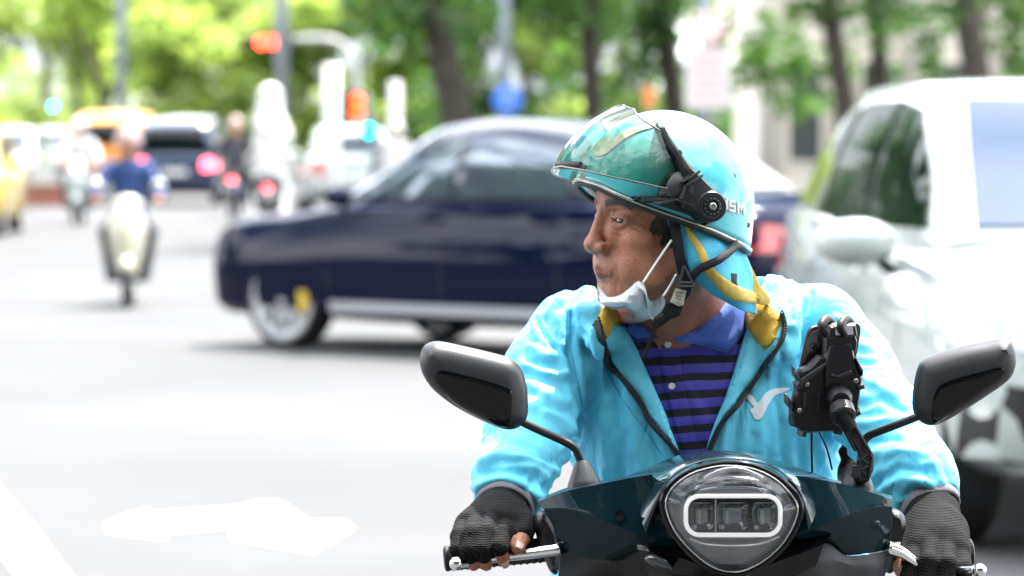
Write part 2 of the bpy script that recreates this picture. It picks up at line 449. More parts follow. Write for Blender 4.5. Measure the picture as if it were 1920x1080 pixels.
for k, (xa, ya, yb) in enumerate(((-7.5, 30, 36), (-7.5, 42, 48), (-11, 36, 42), (-11, 48, 54), (3.5, 30, 36))):
    flatpoly('lane_line', [(xa, ya), (xa+.15, ya), (xa+.15, yb), (xa, yb)], .004, paint)
# pavements on both sides and a far one beyond the crossing
pave = mat('paving', (.30, .29, .27), .85, var=.12, vs_=1.5)
def slab(name, x0, x1, y0, y1, h=.14):
    o = MB().box(((x0+x1)/2, (y0+y1)/2, h/2-.05), (x1-x0, y1-y0, h+.1)).build(name, pave, None, False); o['kind'] = 'structure'; return o
slab('pavement', -1.5, 60, 42, 58); slab('pavement', 7, 60, -60, 30)
soil = mat('planting_soil', (.07, .06, .035), .95, var=.3, vs_=1)
# ================================================================= TREES
bark = mat('dark_bark', (.035, .028, .022), .9, var=.35, vs_=6, bump=.8, bs=18)
bark2 = mat('pale_bark', (.16, .14, .115), .9, var=.25, vs_=6, bump=.6, bs=18)
def leafmat(name, c, tr):
    m = bpy.data.materials.new(name); m.use_nodes = True; t = m.node_tree; t.nodes.clear()
    o = t.nodes.new('ShaderNodeOutputMaterial'); d = t.nodes.new('ShaderNodeBsdfDiffuse'); l = t.nodes.new('ShaderNodeBsdfTranslucent'); x = t.nodes.new('ShaderNodeMixShader'); x.inputs[0].default_value = .45
    g = t.nodes.new('ShaderNodeBsdfGlossy'); g.inputs['Roughness'].default_value = .4; x2 = t.nodes.new('ShaderNodeMixShader'); x2.inputs[0].default_value = .04
    oi = t.nodes.new('ShaderNodeTexCoord'); n = t.nodes.new('ShaderNodeTexNoise'); n.inputs['Scale'].default_value = .9; n.inputs['Detail'].default_value = 4
    r = t.nodes.new('ShaderNodeValToRGB'); r.color_ramp.elements[0].position = .35; r.color_ramp.elements[1].position = .65
    r.color_ramp.elements[0].color = tuple(v*.7 for v in c)+(1,); r.color_ramp.elements[1].color = tuple(v*1.3 for v in c)+(1,)
    h = t.nodes.new('ShaderNodeMixRGB'); h.blend_type = 'MULTIPLY'; h.inputs[0].default_value = 1; h.inputs[2].default_value = tuple(tr)+(1,)
    L_ = t.links.new; L_(oi.outputs['Object'], n.inputs[0]); L_(n.outputs['Fac'], r.inputs[0]); L_(r.outputs[0], d.inputs[0]); L_(r.outputs[0], h.inputs[1]); L_(h.outputs[0], l.inputs[0])
    L_(d.outputs[0], x.inputs[1]); L_(l.outputs[0], x.inputs[2]); L_(x.outputs[0], x2.inputs[1]); L_(g.outputs[0], x2.inputs[2]); L_(x2.outputs[0], o.inputs[0]); return m
leafY = leafmat('sunny_leaves', (.27, .36, .11), (2.5, 2.3, 1.5)); leafG = leafmat('green_leaves', (.055, .12, .03), (2.2, 2.2, 1.1)); leafD = leafmat('deep_leaves', (.03, .075, .025), (1.8, 2.0, 1.0))  # sunny leaves: hazy, overexposed sunlight put into a paler colour
def leaf_cloud(blobs, n, size, rng):
    """blobs: (centre, radii); leaves: bent quads spread through each volume, denser towards the outside"""
    vol = np.array([b[1][0]*b[1][1]*b[1][2] for b in blobs])**.67; pick = rng.choice(len(blobs), n, p=vol/vol.sum())
    C = np.array([b[0] for b in blobs])[pick]; Rr = np.array([b[1] for b in blobs])[pick]
    d = rng.normal(size=(n, 3)); d /= np.linalg.norm(d, axis=1)[:, None]; r = rng.uniform(0, 1, n)**.45
    P = C+d*Rr*r[:, None]
    a = rng.normal(size=(n, 3)); a[:, 2] *= .5; a /= np.linalg.norm(a, axis=1)[:, None]; b = rng.normal(size=(n, 3)); b -= a*(a*b).sum(1)[:, None]; b /= np.linalg.norm(b, axis=1)[:, None]
    s = size*rng.uniform(.6, 1.3, n)[:, None]; c = np.cross(a, b)*s*.18
    Vv = np.stack([P-a*s, P-b*s*.45+c, P+a*s, P+b*s*.45+c], 1).reshape(-1, 3)
    return Vv, np.arange(n*4).reshape(n, 4)
def tree(x, y, h, r, trunk_r, base, n, leaf, size, lm, bm_, label, group, seed, lean=(0, 0), blobs=None, forks=3, low=None):
    rng = np.random.default_rng(seed); ro = empty('tree', (x, y, 0), label=label, cat='tree', group=group)
    mb = MB(); tp = Vector((lean[0], lean[1], base)); f = tp
    mb.tube([(0, 0, -.1), (lean[0]*.2+.05, lean[1]*.2, base*.35), (lean[0]*.6-.04, lean[1]*.6, base*.7), tuple(tp)], [trunk_r*1.35, trunk_r*1.02, trunk_r*.92, trunk_r*.82], 10, 4)
    tips = []
    for k in range(forks):
        a = 2*math.pi*k/forks+rng.uniform(-.5, .5); e = tp+Vector((math.cos(a)*r*.6, math.sin(a)*r*.6, (h-base)*rng.uniform(.45, .75))); mid = tp.lerp(e, .5)+Vector((0, 0, .25*(h-base)*.3))
        mb.tube([tuple(tp), tuple(mid), tuple(e)], [trunk_r*.62, trunk_r*.4, trunk_r*.15], 8, 3); tips.append(e)
        for q in range(2):
            a2 = a+rng.uniform(-1, 1); e2 = mid+Vector((math.cos(a2)*r*.5, math.sin(a2)*r*.5, (h-base)*.25)); mb.tube([tuple(mid), tuple(e2)], [trunk_r*.3, trunk_r*.1], 6); tips.append(e2)
    mb.build('trunk', bm_, ro, True)
    if blobs is None:
        blobs = []
        for e in tips: blobs.append((np.array(e), (r*.42, r*.42, r*.30)))
        for _ in range(9):
            a = rng.uniform(0, 6.28); q = rng.uniform(.3, .85)*r; blobs.append((np.array((lean[0]+math.cos(a)*q, lean[1]+math.sin(a)*q, base+(h-base)*rng.uniform(.15, .85))), (r*rng.uniform(.25, .4), r*rng.uniform(.25, .4), r*rng.uniform(.16, .3))))
        for _ in range(low or 0):
            a = rng.uniform(0, 6.28); q = rng.uniform(.2, .9)*r; blobs.append((np.array((math.cos(a)*q, math.sin(a)*q, rng.uniform(.5, base))), (r*.25, r*.25, r*.16)))
    Vv, Fv = leaf_cloud(blobs, n, size, rng); mk('crown', Vv, Fv, lm, ro, False)
    return ro
CX = .29
chrome = mat('chrome', (.75, .75, .74), .14, 1.0)
def wheel(parent, c, r, w, axis_, rimm, tyrem, spokes=5, rw=.72, name='wheel', n=32):
    c = Vector(c); ax_ = Vector(axis_).normalized(); rt = r*rw
    o = MB().lathe([(rt, -w*.42), (r*.9, -w*.5), (r*.985, -w*.36), (r, -w*.15), (r, w*.15), (r*.985, w*.36), (r*.9, w*.5), (rt, w*.42), (rt, -w*.42)], c, ax_, n, caps=False).build(name, tyrem, parent)
    mb = MB().lathe([(rt*1.01, w*.44), (rt*.93, w*.46), (rt*.90, w*.2), (rt*.90, -w*.2), (rt*.93, -w*.46), (rt*1.01, -w*.44)], c, ax_, n, caps=False).lathe([(r*.16, -w*.3), (r*.16, w*.40), (r*.10, w*.44)], c, ax_, 12)
    a = ax_.orthogonal().normalized(); b = ax_.cross(a)
    for k in range(spokes):
        t_ = 2*math.pi*k/spokes; d_ = a*math.cos(t_)+b*math.sin(t_); e_ = ax_.cross(d_)
        M = Matrix((d_, e_, ax_)).transposed(); mb.box(c+d_*rt*.5+ax_*w*.28, (rt*.86, r*.13*(1 if spokes < 8 else 1.05), w*.14), M=M)
    mb.lathe([(rt*.70, w*.02), (rt*.70, w*.10), (r*.15, w*.10)], c, ax_, n, caps=False).lathe([(rt*.94, w*.43), (rt*.80, w*.36), (rt*.79, w*.30)], c, ax_, n, caps=False).lathe([(r*.30, w*.30), (r*.28, w*.37), (r*.05, w*.40)], c, ax_, 16, caps=False)
    mb.build('rim', rimm, o)
    return o
tyre = mat('tyre_rubber', (.012, .012, .013), .75, bump=.3, bs=60)
# ================================================================= generic helpers for local (unrotated) things
def fill_m(poly, step): return fill(poly, step)
def lsurf(bv, frm, w=None):
    """project 2D (a,b) onto a mesh: frm in 'L','R' side views (x,z); 'F','B' front/back (y,z); 'T' top (x,y)"""
    d = {'L': (0, -1, 0), 'R': (0, 1, 0), 'F': (-1, 0, 0), 'B': (1, 0, 0), 'T': (0, 0, -1)}[frm]
    def s(P):
        C = []; Nn = []; bad = []
        for i, p in enumerate(P):
            o = {'L': (p[0], 5, p[1]), 'R': (p[0], -5, p[1]), 'F': (8, p[0], p[1]), 'B': (-8, p[0], p[1]), 'T': (p[0], p[1], 8)}[frm]
            h, n, k, dd = bv.ray_cast(Vector(o), Vector(d))
            if h is None: bad.append(i); C.append(Vector(o)); Nn.append(-Vector(d))
            else: C.append(h); Nn.append(n if n.dot(Vector(d)) < 0 else -n)
        C = np.array(C, float); Nn = np.array(Nn, float)
        ok = [i for i in range(len(P)) if i not in set(bad)]
        for i in bad:
            j = ok[int(np.argmin([((P[q]-P[i])**2).sum() for q in ok]))]; C[i] = C[j]; Nn[i] = Nn[j]
        return C, Nn
    return s
def lpatch(name, poly, s, m, parent, lift=.01, back=.01, step=.12, smooth=0):
    if smooth: poly = cat(poly, smooth, True)
    P, T, Bd = fill(poly, step); C, Nn = s(P); n = len(P)
    Fv = C+Nn*lift; Bv = C-Nn*back; Fc = [tuple(t) for t in T]; ed = {}
    for t in T:
        for i in range(3): ed[(t[i], t[(i+1) % 3])] = 1
    W_ = [(e[1], e[0], e[0]+n, e[1]+n) for e in ed if (e[1], e[0]) not in ed]
    return recalc(mk(name, np.vstack([Fv, Bv]), Fc+[tuple(i+n for i in t[::-1]) for t in T]+W_, m, parent, 'auto'))
def bake(o, cutters):
    """apply boolean cuts and return to a plain mesh"""
    for c in cutters:
        md = o.modifiers.new('cut', 'BOOLEAN'); md.operation = 'DIFFERENCE'; md.object = c; md.solver = 'EXACT'
    dg = bpy.context.evaluated_depsgraph_get(); dg.update()
    me = bpy.data.meshes.new_from_object(o.evaluated_get(dg)); o.modifiers.clear(); old = o.data; o.data = me; me.name = o.name; bpy.data.meshes.remove(old)
    for c in cutters: bpy.data.objects.remove(c)
    me.polygons.foreach_set('use_smooth', np.ones(len(me.polygons), bool)); me.set_sharp_from_angle(angle=R(35)); return o
glass_dark = mat('tinted_glass', (.004, .006, .005), .05, spec=.35)
glass_clear = mat('car_glass', (.03, .045, .06), .04, spec=.5)
trimblk = mat('black_trim', (.008, .008, .009), .5)
redl = mat('red_lamp_lens', (.55, .012, .01), .12, coat=1)
whl = mat('lamp_lens_clear', (.55, .58, .6), .1, coat=1)
alloy = mat('silver_alloy', (.42, .43, .44), .35, .4)
chromebar = mat('bright_trim', (.62, .64, .68), .3, .8)
def car(name, loc, rz, sp, paintm, label, group=None, cat_='car', detail=2, glassm=None, lit=None):
    """sp: dict(st=[(x,half width,z low,z shoulder,z centre)], gh=[(x,base z,roof z,base half width,roof half width)], wh=(front x,rear x,radius,half track), win=[polys], ...)"""
    ro = empty(name, loc, rz, label=label, cat=cat_, group=group); glassm = glassm or glass_dark
    S = cat(sp['st'], 4); G = []
    for x, w, zl, zs, zt in S:
        h = [(0, zl), (w*.86, zl), (w*.965, zl+.06), (w*.985, zl+.18), (w, zl+(zs-zl)*.55), (w*.985, zl+(zs-zl)*.80), (w*.945, zs), (w*.86, zs+(zt-zs)*.55), (w*.6, zt-.012), (0, zt)]
        rg = [(x, y, z) for y, z in h]+[(x, -y, z) for y, z in h[-2:0:-1]]; G.append(rg)
    Vv, Fv = grid(np.array(G), True); n = len(G[0]); k = len(G)
    body_ = mk('body', Vv, Fv+[tuple(range(n))[::-1], tuple(range((k-1)*n, k*n))], paintm, ro); recalc(body_)
    fx, rx, wr, ht = sp['wh']; cut = []
    for x in (fx, rx):
        for s in (-1, 1):
            c = MB().lathe([(wr*1.13, -.16), (wr*1.13, .30)], (x, s*ht, wr*1.0), (0, s, 0), 28).build('cutter', trimblk, None); cut.append(c)
    bake(body_, cut); bvb_ = bvh_of(body_)
    S = cat(sp['gh'], 4); G = []
    for x, zb_, zr, wb, wrf in S:
        hgt = max(zr-zb_, .002)
        h = [(wb, zb_-.03), (wb+(wrf-wb)*.5+.012, zb_+hgt*.5), (wrf+.01, zb_+hgt*.86), (wrf*.93, zb_+hgt*.97), (wrf*.6, zb_+hgt*1.0), (0, zb_+hgt*1.015)]
        G.append([(x, y, z) for y, z in h]+[(x, -y, z) for y, z in h[-2::-1]])
    G = np.array(G); Vv, Fv = grid(G); roof = mk('roof', Vv, Fv, sp.get('roofm', paintm), ro); recalc(roof); solidify(roof, .02, -1)
    bvr = bvh_of(roof)
    for sd_ in ('L', 'R'):
        for w in sp['win']: lpatch('side_window', w, lsurf(bvr, sd_), glassm, ro, .014, .01, .075)
    if 'wind' in sp: lpatch('windscreen', sp['wind'], lsurf(bvr, 'F'), sp.get('windm', glass_clear), ro, .014, .01, .09)
    if 'rear' in sp: lpatch('rear_window', sp['rear'], lsurf(bvr, 'B'), sp.get('windm', glassm), ro, .014, .01, .09)
    for x in (fx, rx):
        for s in (-1, 1):
            w_ = wheel(ro, (x, s*(ht-.02), wr), wr, .22, (0, s, 0), alloy, tyre, sp.get('spokes', 5), sp.get('rw', .76), n=32)
            if sp.get('caliper') and x == fx: MB().box((x-wr*.60, s*(ht+.075), wr*.98), (wr*.24, .03, wr*.40)).build('brake_caliper', sp['caliper'], w_)
    # common details
    if detail > 0:
        for sd_, s in (('L', 1), ('R', -1)):
            for pl in sp.get('head', []): lpatch('headlight', pl, lsurf(bvb_, sd_), whl, ro, .008, .01, .1)
            for pl in sp.get('tail', []):
                o = lpatch('tail_light', pl, lsurf(bvb_, sd_), (lit or redl), ro, .010, .01, .1)
            for xx in sp.get('handles', []): lpatch('door_handle', [(xx, sp['hz']), (xx+.20, sp['hz']+.012), (xx+.20, sp['hz']+.042), (xx, sp['hz']+.03)], lsurf(bvb_, sd_), paintm, ro, .025, .01, .1)
            for a in sp.get('seams', []): lpatch('door_seam', a, lsurf(bvb_, sd_), trimblk, ro, .0015, .004, .12)
            if 'sill' in sp: lpatch('sill_trim', sp['sill'], lsurf(bvb_, sd_), chromebar, ro, .014, .01, .3)
            if 'skirt' in sp: lpatch('lower_skirt', sp['skirt'], lsurf(bvb_, sd_), trimblk, ro, .008, .01, .3)
        for nm, key, face, m_, lf_ in (('grille', 'grille', 'F', trimblk, .01), ('headlight', 'fhead', 'F', whl, .012), ('tail_light', 'btail', 'B', lit or redl, .012), ('brake_light', 'brake3', 'B', lit or redl, .012), ('number_plate', 'bplate', 'B', mat('plate_white', (.6, .6, .58), .5), .012), ('number_plate', 'fplate', 'F', mat('plate_white', (.6, .6, .58), .5), .02), ('bumper_panel', 'bbump', 'B', trimblk, .01), ('lower_intake', 'fbump', 'F', trimblk, .01)):
            for pl in sp.get(key, []):
                lpatch(nm, pl, lsurf(bvr if key == 'brake3' and sp.get('b3roof') else bvb_, face), m_, ro, lf_, .01, .12)
                if key in ('fhead', 'btail'): lpatch(nm, [(-a, b) for a, b in pl][::-1], lsurf(bvb_, face), m_, ro, lf_, .01, .12)
        if 'mir' in sp:
            mx_, mz_, my_ = sp['mir']
            for s in (1, -1):
                ms_ = sp.get('mirs', 1.); r_ = MB().ball((mx_, s*(my_+.13*ms_), mz_), (.075*ms_, .125*ms_, .068*ms_), 16, 10).build('door_mirror', sp.get('mirm', paintm), ro, True)
                MB().tube([(mx_+.02, s*(my_-.02), mz_-.13), (mx_+.01, s*(my_+.04), mz_-.10), (mx_, s*(my_+.10), mz_-.05)], .022, 8, 3).build('mirror_foot', trimblk, r_, True)
    return ro, body_, roof, bvb_, bvr
def rect(x0, z0, x1, z1): return [(x0, z0), (x1, z0), (x1, z1), (x0, z1)]
# ------------------------------------------------ navy saloon crossing behind the rider
navy = mat('navy_paint', (.002, .004, .020), .25, coat=.38, coatr=.02, spec=.0)
SED = dict(st=[(-2.42, .62, .42, .84, .92), (-2.30, .80, .30, .90, 1.00), (-1.9, .88, .24, .96, 1.06), (-1.42, .905, .22, .97, 1.07), (-.6, .91, .20, .965, 1.03), (.4, .91, .20, .95, 1.02), (.95, .905, .21, .92, 1.0), (1.42, .90, .22, .86, .93), (1.85, .87, .22, .82, .90), (2.10, .80, .23, .76, .84), (2.24, .68, .26, .68, .75)],
           gh=[(-1.75, 1.02, 1.03, .74, .60), (-1.25, 1.0, 1.34, .78, .58), (-.75, .99, 1.49, .80, .58), (-.1, .98, 1.525, .80, .59), (.35, .97, 1.46, .80, .58), (.75, .96, 1.20, .79, .62), (1.12, .96, .975, .78, .66)],
           wh=(1.42, -1.42, .335, .80), win=[[(.88, 1.02), (.62, 1.17), (.30, 1.345), (.02, 1.385), (.02, 1.02)], [(-.06, 1.02), (-.06, 1.39), (-.45, 1.385), (-.85, 1.31), (-.95, 1.03)], [(-1.0, 1.04), (-.93, 1.29), (-1.12, 1.2), (-1.32, 1.06)]],
           wind=[(-.60, 1.02), (.60, 1.02), (.50, 1.36), (-.50, 1.36)], roofm=mat('navy_paint_sky_lit', (.01, .014, .03), .2, coat=1, coatr=.05, spec=.8), rear=[(-.58, 1.08), (.58, 1.08), (.5, 1.35), (-.5, 1.35)], sill=[(-.98, .27), (.98, .27), (.98, .335), (-.98, .335)], handles=[-.0, -.95], hz=.86, handlem=None,  # sky glare put into a paler, glossier copy of the navy for the roof
           seams=[[(.0, .30), (.012, .30), (.012, .97), (.0, .97)], [(.98, .42), (.992, .42), (1.05, .92), (1.038, .92)], [(-.98, .45), (-.968, .45), (-.92, .97), (-.932, .97)]],
           tail=[[(-2.28, .72), (-1.95, .76), (-1.86, .86), (-2.2, .90)]], btail=[[(.35, .72), (.78, .72), (.76, .88), (.4, .86)]], headm=1, fhead=[[(.40, .55), (.66, .57), (.66, .66), (.42, .64)]],
           grille=[[(-.34, .36), (.34, .36), (.36, .58), (-.36, .58)]], fbump=[rect(-.5, .27, .5, .33)], bplate=[rect(-.26, .62, .26, .76)], fplate=[rect(-.2, .40, .2, .50)], mir=(.86, 1.02, .80), caliper=mat('yellow_caliper', (.55, .38, .01), .4), windm=mat('bright_glass', (.03, .04, .045), .05, spec=1, coat=1), rw=.82, spokes=10)
TH = R(180-40)
pw = gp(543, 654); a_, b_2 = 1.42, .80
rootp = (pw.x-(a_*math.cos(TH)-b_2*math.sin(TH)), pw.y-(a_*math.sin(TH)+b_2*math.cos(TH)), 0)
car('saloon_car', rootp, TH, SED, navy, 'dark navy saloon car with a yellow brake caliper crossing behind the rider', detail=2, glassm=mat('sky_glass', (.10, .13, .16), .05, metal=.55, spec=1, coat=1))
# ------------------------------------------------ white SUV at the right edge
whitep = mat('white_paint', (.40, .44, .425), .22, coat=.9, coatr=.03)
SUV = dict(st=[(-2.22, .70, .45, .95, 1.0), (-2.10, .86, .34, 1.05, 1.10), (-1.7, .92, .28, 1.10, 1.14), (-1.0, .935, .26, 1.09, 1.13), (0, .935, .26, 1.05, 1.09), (.7, .935, .26, 1.0, 1.08), (1.1, .93, .26, .98, 1.07), (1.5, .92, .28, .95, 1.02), (1.85, .88, .28, .88, .95), (2.10, .78, .30, .80, .86), (2.22, .62, .36, .70, .76)],
           gh=[(-2.02, 1.10, 1.12, .80, .66), (-1.85, 1.09, 1.44, .83, .64), (-1.35, 1.08, 1.62, .84, .655), (-.6, 1.06, 1.65, .85, .665), (0, 1.05, 1.65, .85, .665), (.42, 1.04, 1.60, .85, .665), (.80, 1.03, 1.34, .84, .69), (1.22, 1.03, 1.05, .82, .74)],
           wh=(1.40, -1.32, .36, .81), win=[[(.98, 1.09), (.72, 1.28), (.30, 1.53), (-.02, 1.56), (-.02, 1.09)], [(-.12, 1.09), (-.12, 1.565), (-.9, 1.555), (-1.05, 1.10)], [(-1.12, 1.11), (-1.0, 1.54), (-1.35, 1.49), (-1.62, 1.32), (-1.80, 1.14)]],
           wind=[(-.66, 1.10), (.66, 1.10), (.56, 1.56), (-.56, 1.56)], rear=[(-.6, 1.15), (.6, 1.15), (.55, 1.5), (-.55, 1.5)], handles=[.1, -.98], hz=.90, seams=[[(.04, .36), (.052, .36), (.052, 1.04), (.04, 1.04)], [(1.02, .45), (1.032, .45), (1.08, 1.0), (1.068, 1.0)], [(-1.02, .5), (-1.008, .5), (-.95, 1.08), (-.962, 1.08)]],
           skirt=[(-.95, .26), (.98, .26), (.98, .36), (-.95, .36)], tail=[[(-2.08, .82), (-1.75, .86), (-1.70, 1.0), (-2.06, 1.02)]], btail=[[(.4, .82), (.8, .82), (.8, 1.0), (.45, .98)]], head=[[(1.72, .74), (2.02, .70), (2.0, .82), (1.66, .88)]], fhead=[[(.44, .68), (.76, .72), (.74, .82), (.46, .78)]],
           grille=[[(-.40, .48), (.40, .48), (.44, .72), (-.44, .72)]], fbump=[[(-.86, .34), (-.50, .34), (-.50, .56), (-.86, .62)], [(.50, .34), (.86, .34), (.86, .62), (.50, .56)], rect(-.46, .36, .46, .44)], fplate=[rect(-.19, .40, .19, .50)], mir=(.78, 1.04, .86), mirs=1.3, spokes=6, windm=mat('suv_windscreen', (.015, .05, .11), .04, spec=.42))  # blue of the reflected sky put into the windscreen colour
SUV_R = car('suv_car', (2.22, 14.95, 0), R(-85), SUV, whitep, 'white suv facing the camera at the right edge with dark side windows', detail=2, glassm=mat('tree_tinted_glass', (.006, .012, .008), .06, spec=.2))  # green of reflected trees put into the side window colour
lpatch('roof_fin', [(-.1, -.04), (.1, -.04), (.1, .04), (-.1, .04)], lsurf(SUV_R[4], 'T'), whitep, SUV_R[0], .055, .01, .05)
# pillars between the side windows catch light: slim bright strips
# ------------------------------------------------ far traffic
grp = 'cars far behind in the queue'
HATCH = dict(st=[(-2.1, .70, .40, .88, .94), (-2.0, .80, .30, .98, 1.02), (-1.4, .86, .22, .99, 1.03), (0, .87, .20, .95, 1.0), (.8, .87, .21, .92, .98), (1.4, .85, .22, .86, .92), (1.85, .78, .24, .76, .82), (2.05, .6, .3, .62, .68)],
             gh=[(-1.95, 1.0, 1.02, .74, .62), (-1.75, 1.0, 1.36, .76, .58), (-1.1, .98, 1.50, .77, .59), (-.2, .97, 1.52, .77, .60), (.2, .96, 1.46, .77, .60), (.95, .95, .97, .75, .66)],
             wh=(1.3, -1.25, .32, .76), win=[[(.75, 1.02), (.15, 1.38), (-.05, 1.40), (-.05, 1.02)], [(-.13, 1.02), (-.13, 1.41), (-1.0, 1.40), (-1.3, 1.05)]], wind=[(-.56, 1.02), (.56, 1.02), (.48, 1.4), (-.48, 1.4)], rear=[(-.58, 1.06), (.58, 1.06), (.5, 1.38), (-.5, 1.38)],
             btail=[[(.52, .70), (.80, .70), (.80, .92), (.56, .90)]], fhead=[[(.45, .6), (.72, .6), (.70, .72), (.46, .70)]], grille=[rect(-.35, .45, .35, .58)], bplate=[rect(-.25, .60, .25, .72)], bbump=[rect(-.66, .34, .66, .48)], mir=(.72, 1.02, .76))
def lamp(name, c, es): return mat(name, tuple(x*.6 for x in c), .3, emis=c, es=es)
lit_red = lamp('lit_tail_red', (1, .05, .08), 2.2); lit_or = lamp('lit_orange', (1, .25, .03), 5.0); lit_pink = lamp('lit_brake_pink', (1, .10, .16), 3.5)
def X(px, D): return (px-960)/7200*D
VAN = dict(HATCH); VAN['brake3'] = [rect(-.30, 1.22, .30, 1.34)]; VAN['b3roof'] = True; VAN['gh'] = [(-2.02, 1.0, 1.02, .76, .68), (-1.9, 1.0, 1.55, .78, .66), (-1.1, .98, 1.70, .79, .66), (-.2, .97, 1.72, .79, .66), (.3, .96, 1.6, .79, .66), (1.2, .95, .97, .77, .7)]
VAN['rear'] = [(-.6, 1.06), (.6, 1.06), (.56, 1.5), (-.56, 1.5)]
bluep = mat('blue_grey_paint', (.015, .03, .07), .2, coat=.8)
car('dark_van', (X(336, 74), 76, 0), R(88), VAN, bluep, 'dark blue van with glowing brake lights far down the road', grp, 'van', lit=lit_pink)
HW = dict(HATCH); HW['windm'] = glass_clear
car('hatchback_car', (X(640, 66), 68, 0), R(96), HW, whitep, 'white car seen from behind beside the blue pole base and white post', grp)
orp = mat('orange_paint', (.62, .22, .02), .3, coat=.6)
V2 = dict(VAN); V2['roofm'] = mat('orange_cream_roof', (.70, .34, .05), .4)
V2.pop('brake3')
car('delivery_van', (X(208, 86), 88, 0), R(90), V2, orp, 'orange and yellow van with a pale roof far behind on the left', grp, 'van', lit=lit_red)[0].scale = (1.2, 1.2, 1.08)
yelp = mat('taxi_yellow', (.62, .42, .01), .25, coat=.8)
car('taxi_cab', (X(12, 52)-1.0, 54, 0), R(-88), HATCH, yelp, 'yellow taxi half cut off by the left edge', grp, 'taxi')
car('hatchback_car', (X(20, 92), 92, 0), R(-92), HATCH, whitep, 'leftmost white car, far away above the yellow taxi', grp)
car('hatchback_car', (X(110, 98), 98, 0), R(-85), HATCH, whitep, 'small white car between the leftmost white car and the orange van', grp)
# ------------------------------------------------ far scooters and their riders
def far_scooter(paint_, lampf, label, loc, rz):
    r_ = empty('motor_scooter', loc, rz, label=label, cat='scooter', group='scooters far behind')
    Vv, Fv = loft([[(-.12, -.50, .92), (0, -.60, .92), (.12, -.50, .92)], [(-.18, -.46, .74), (0, -.66, .70), (.18, -.46, .74)], [(-.14, -.44, .48), (0, -.60, .45), (.14, -.44, .48)], [(-.08, -.38, .27), (0, -.45, .27), (.08, -.38, .27)]], 14, 4, True)
    solidify(mk('front_shield', Vv, Fv, paint_, r_), .02, 0)
    MB().ball((0, -.46, .97), (.15, .12, .10), 16, 10).build('handlebar_cover', paint_, r_, True)
    MB().ball((0, -.56, .93), (.09, .05, .06), 12, 8).build('headlight', lampf, r_, True)
    MB().tube([(-.33, -.34, .98), (-.2, -.42, .98), (.2, -.42, .98), (.33, -.34, .98)], .016, 8).build('handlebar', trimblk, r_)
    for s in (-1, 1):
        m_ = MB().tube([(s*.2, -.42, 1.0), (s*.27, -.42, 1.14)], .008, 6).build('mirror_stem', trimblk, r_); MB().ball((s*.30, -.42, 1.17), (.065, .02, .045), 12, 8).build('mirror_glass', chrome, m_, True)
    MB().ball((0, .30, .50), (.17, .42, .20), 16, 10).build('rear_body', paint_, r_, True)
    MB().ball((0, .22, .74), (.14, .36, .06), 16, 8).build('seat', trimblk, r_, True)
    MB().box((0, -.12, .26), (.32, .50, .05)).box((0, -.42, .45), (.05, .05, .5)).build('floorboard', trimblk, r_)
    MB().ball((0, .68, .66), (.07, .04, .035), 12, 8).build('tail_lamp', lit_red, r_, True)
    for y in (-.66, .58): wheel(r_, (0, y, .23), .23, .09, (1, 0, 0), alloy, tyre, n=20)
    MB().ball((0, -.66, .40), (.07, .20, .10), 12, 6).build('front_fender', paint_, r_, True)
    return r_
def rider_sdf(p):
    d = chain(p, [np.array((0, .18, .84)), np.array((0, .12, 1.08)), np.array((0, .06, 1.30))], [.15, .15, .13], .05)
    d = smin(d, cap(p, (0, .03, 1.38), (0, .0, 1.50), .055), .03); d = smin(d, ell(p, (0, -.02, 1.56), (.085, .10, .12)), .03)
    q = np.stack([np.abs(p[:, 0]), p[:, 1], p[:, 2]], 1)
    d = smin(d, chain(q, [np.array((.17, .08, 1.33)), np.array((.30, -.06, 1.12)), np.array((.30, -.32, 1.01))], [.06, .05, .035], .02), .04)
    d = smin(d, chain(q, [np.array((.09, .18, .82)), np.array((.20, -.20, .70)), np.array((.16, -.16, .32)), np.array((.17, -.26, .29))], [.09, .07, .05, .045], .03), .04)
    return d
VR, QR = nets(rider_sdf, axis(-.45, .45, .018), axis(-.45, .45, .018), axis(.2, 1.75, .018))
def far_rider(loc, rz, top_, helm, trous, label, sc=1.):
    r_ = empty('person', loc, rz, label=label, cat='person', group='scooter riders far behind'); r_.scale = (sc,)*3
    mk('body', VR, QR, mat('skin_far', hexc(190, 130, 100), .6), r_)
    Nn = vnormals(VR, QR); up_ = (VR[:, 2] > .86) & (VR[:, 2] < 1.42)
    def cloth(name, sel, g, m_):
        f = Q_ = QR[sel[QR].all(1)]; ids_, inv = np.unique(f, return_inverse=True); mk(name, VR[ids_]+Nn[ids_]*g, inv.reshape(-1, 4), m_, r_)
    cloth('jacket', up_ & ~((VR[:, 1] < -.28) & (VR[:, 2] < 1.06)), .014, top_); cloth('trousers', VR[:, 2] < .90, .010, trous)
    Gg = np.array([[(.128*math.cos(a)*math.cos(b), -.015+.145*math.sin(a)*math.cos(b), 1.585+.145*math.sin(b)) for a in np.linspace(0, 2*math.pi, 25)[:-1]] for b in np.linspace(-.35, 1.5, 9)])
    Vg, Fg = grid(Gg, True); o = mk('helmet', Vg, Fg, helm, r_); solidify(o, .01, 0); return r_
whh = mat('white_helmet', (.6, .6, .6), .25, coat=.8); nav = mat('navy_cloth', (.02, .05, .16), .8); dkc = mat('dark_cloth', (.02, .022, .03), .8); whc = mat('white_cloth', (.6, .6, .62), .85); pk = mat('pale_pink_helmet', (.40, .25, .22), .3, coat=.8); redc = mat('red_cloth', (.3, .02, .03), .8)
headw = mat('cream_headlight', (.8, .78, .6), .15, coat=1, emis=(1, .97, .85), es=.8)
cream = mat('cream_scooter_paint', (.55, .52, .40), .25, coat=.8)
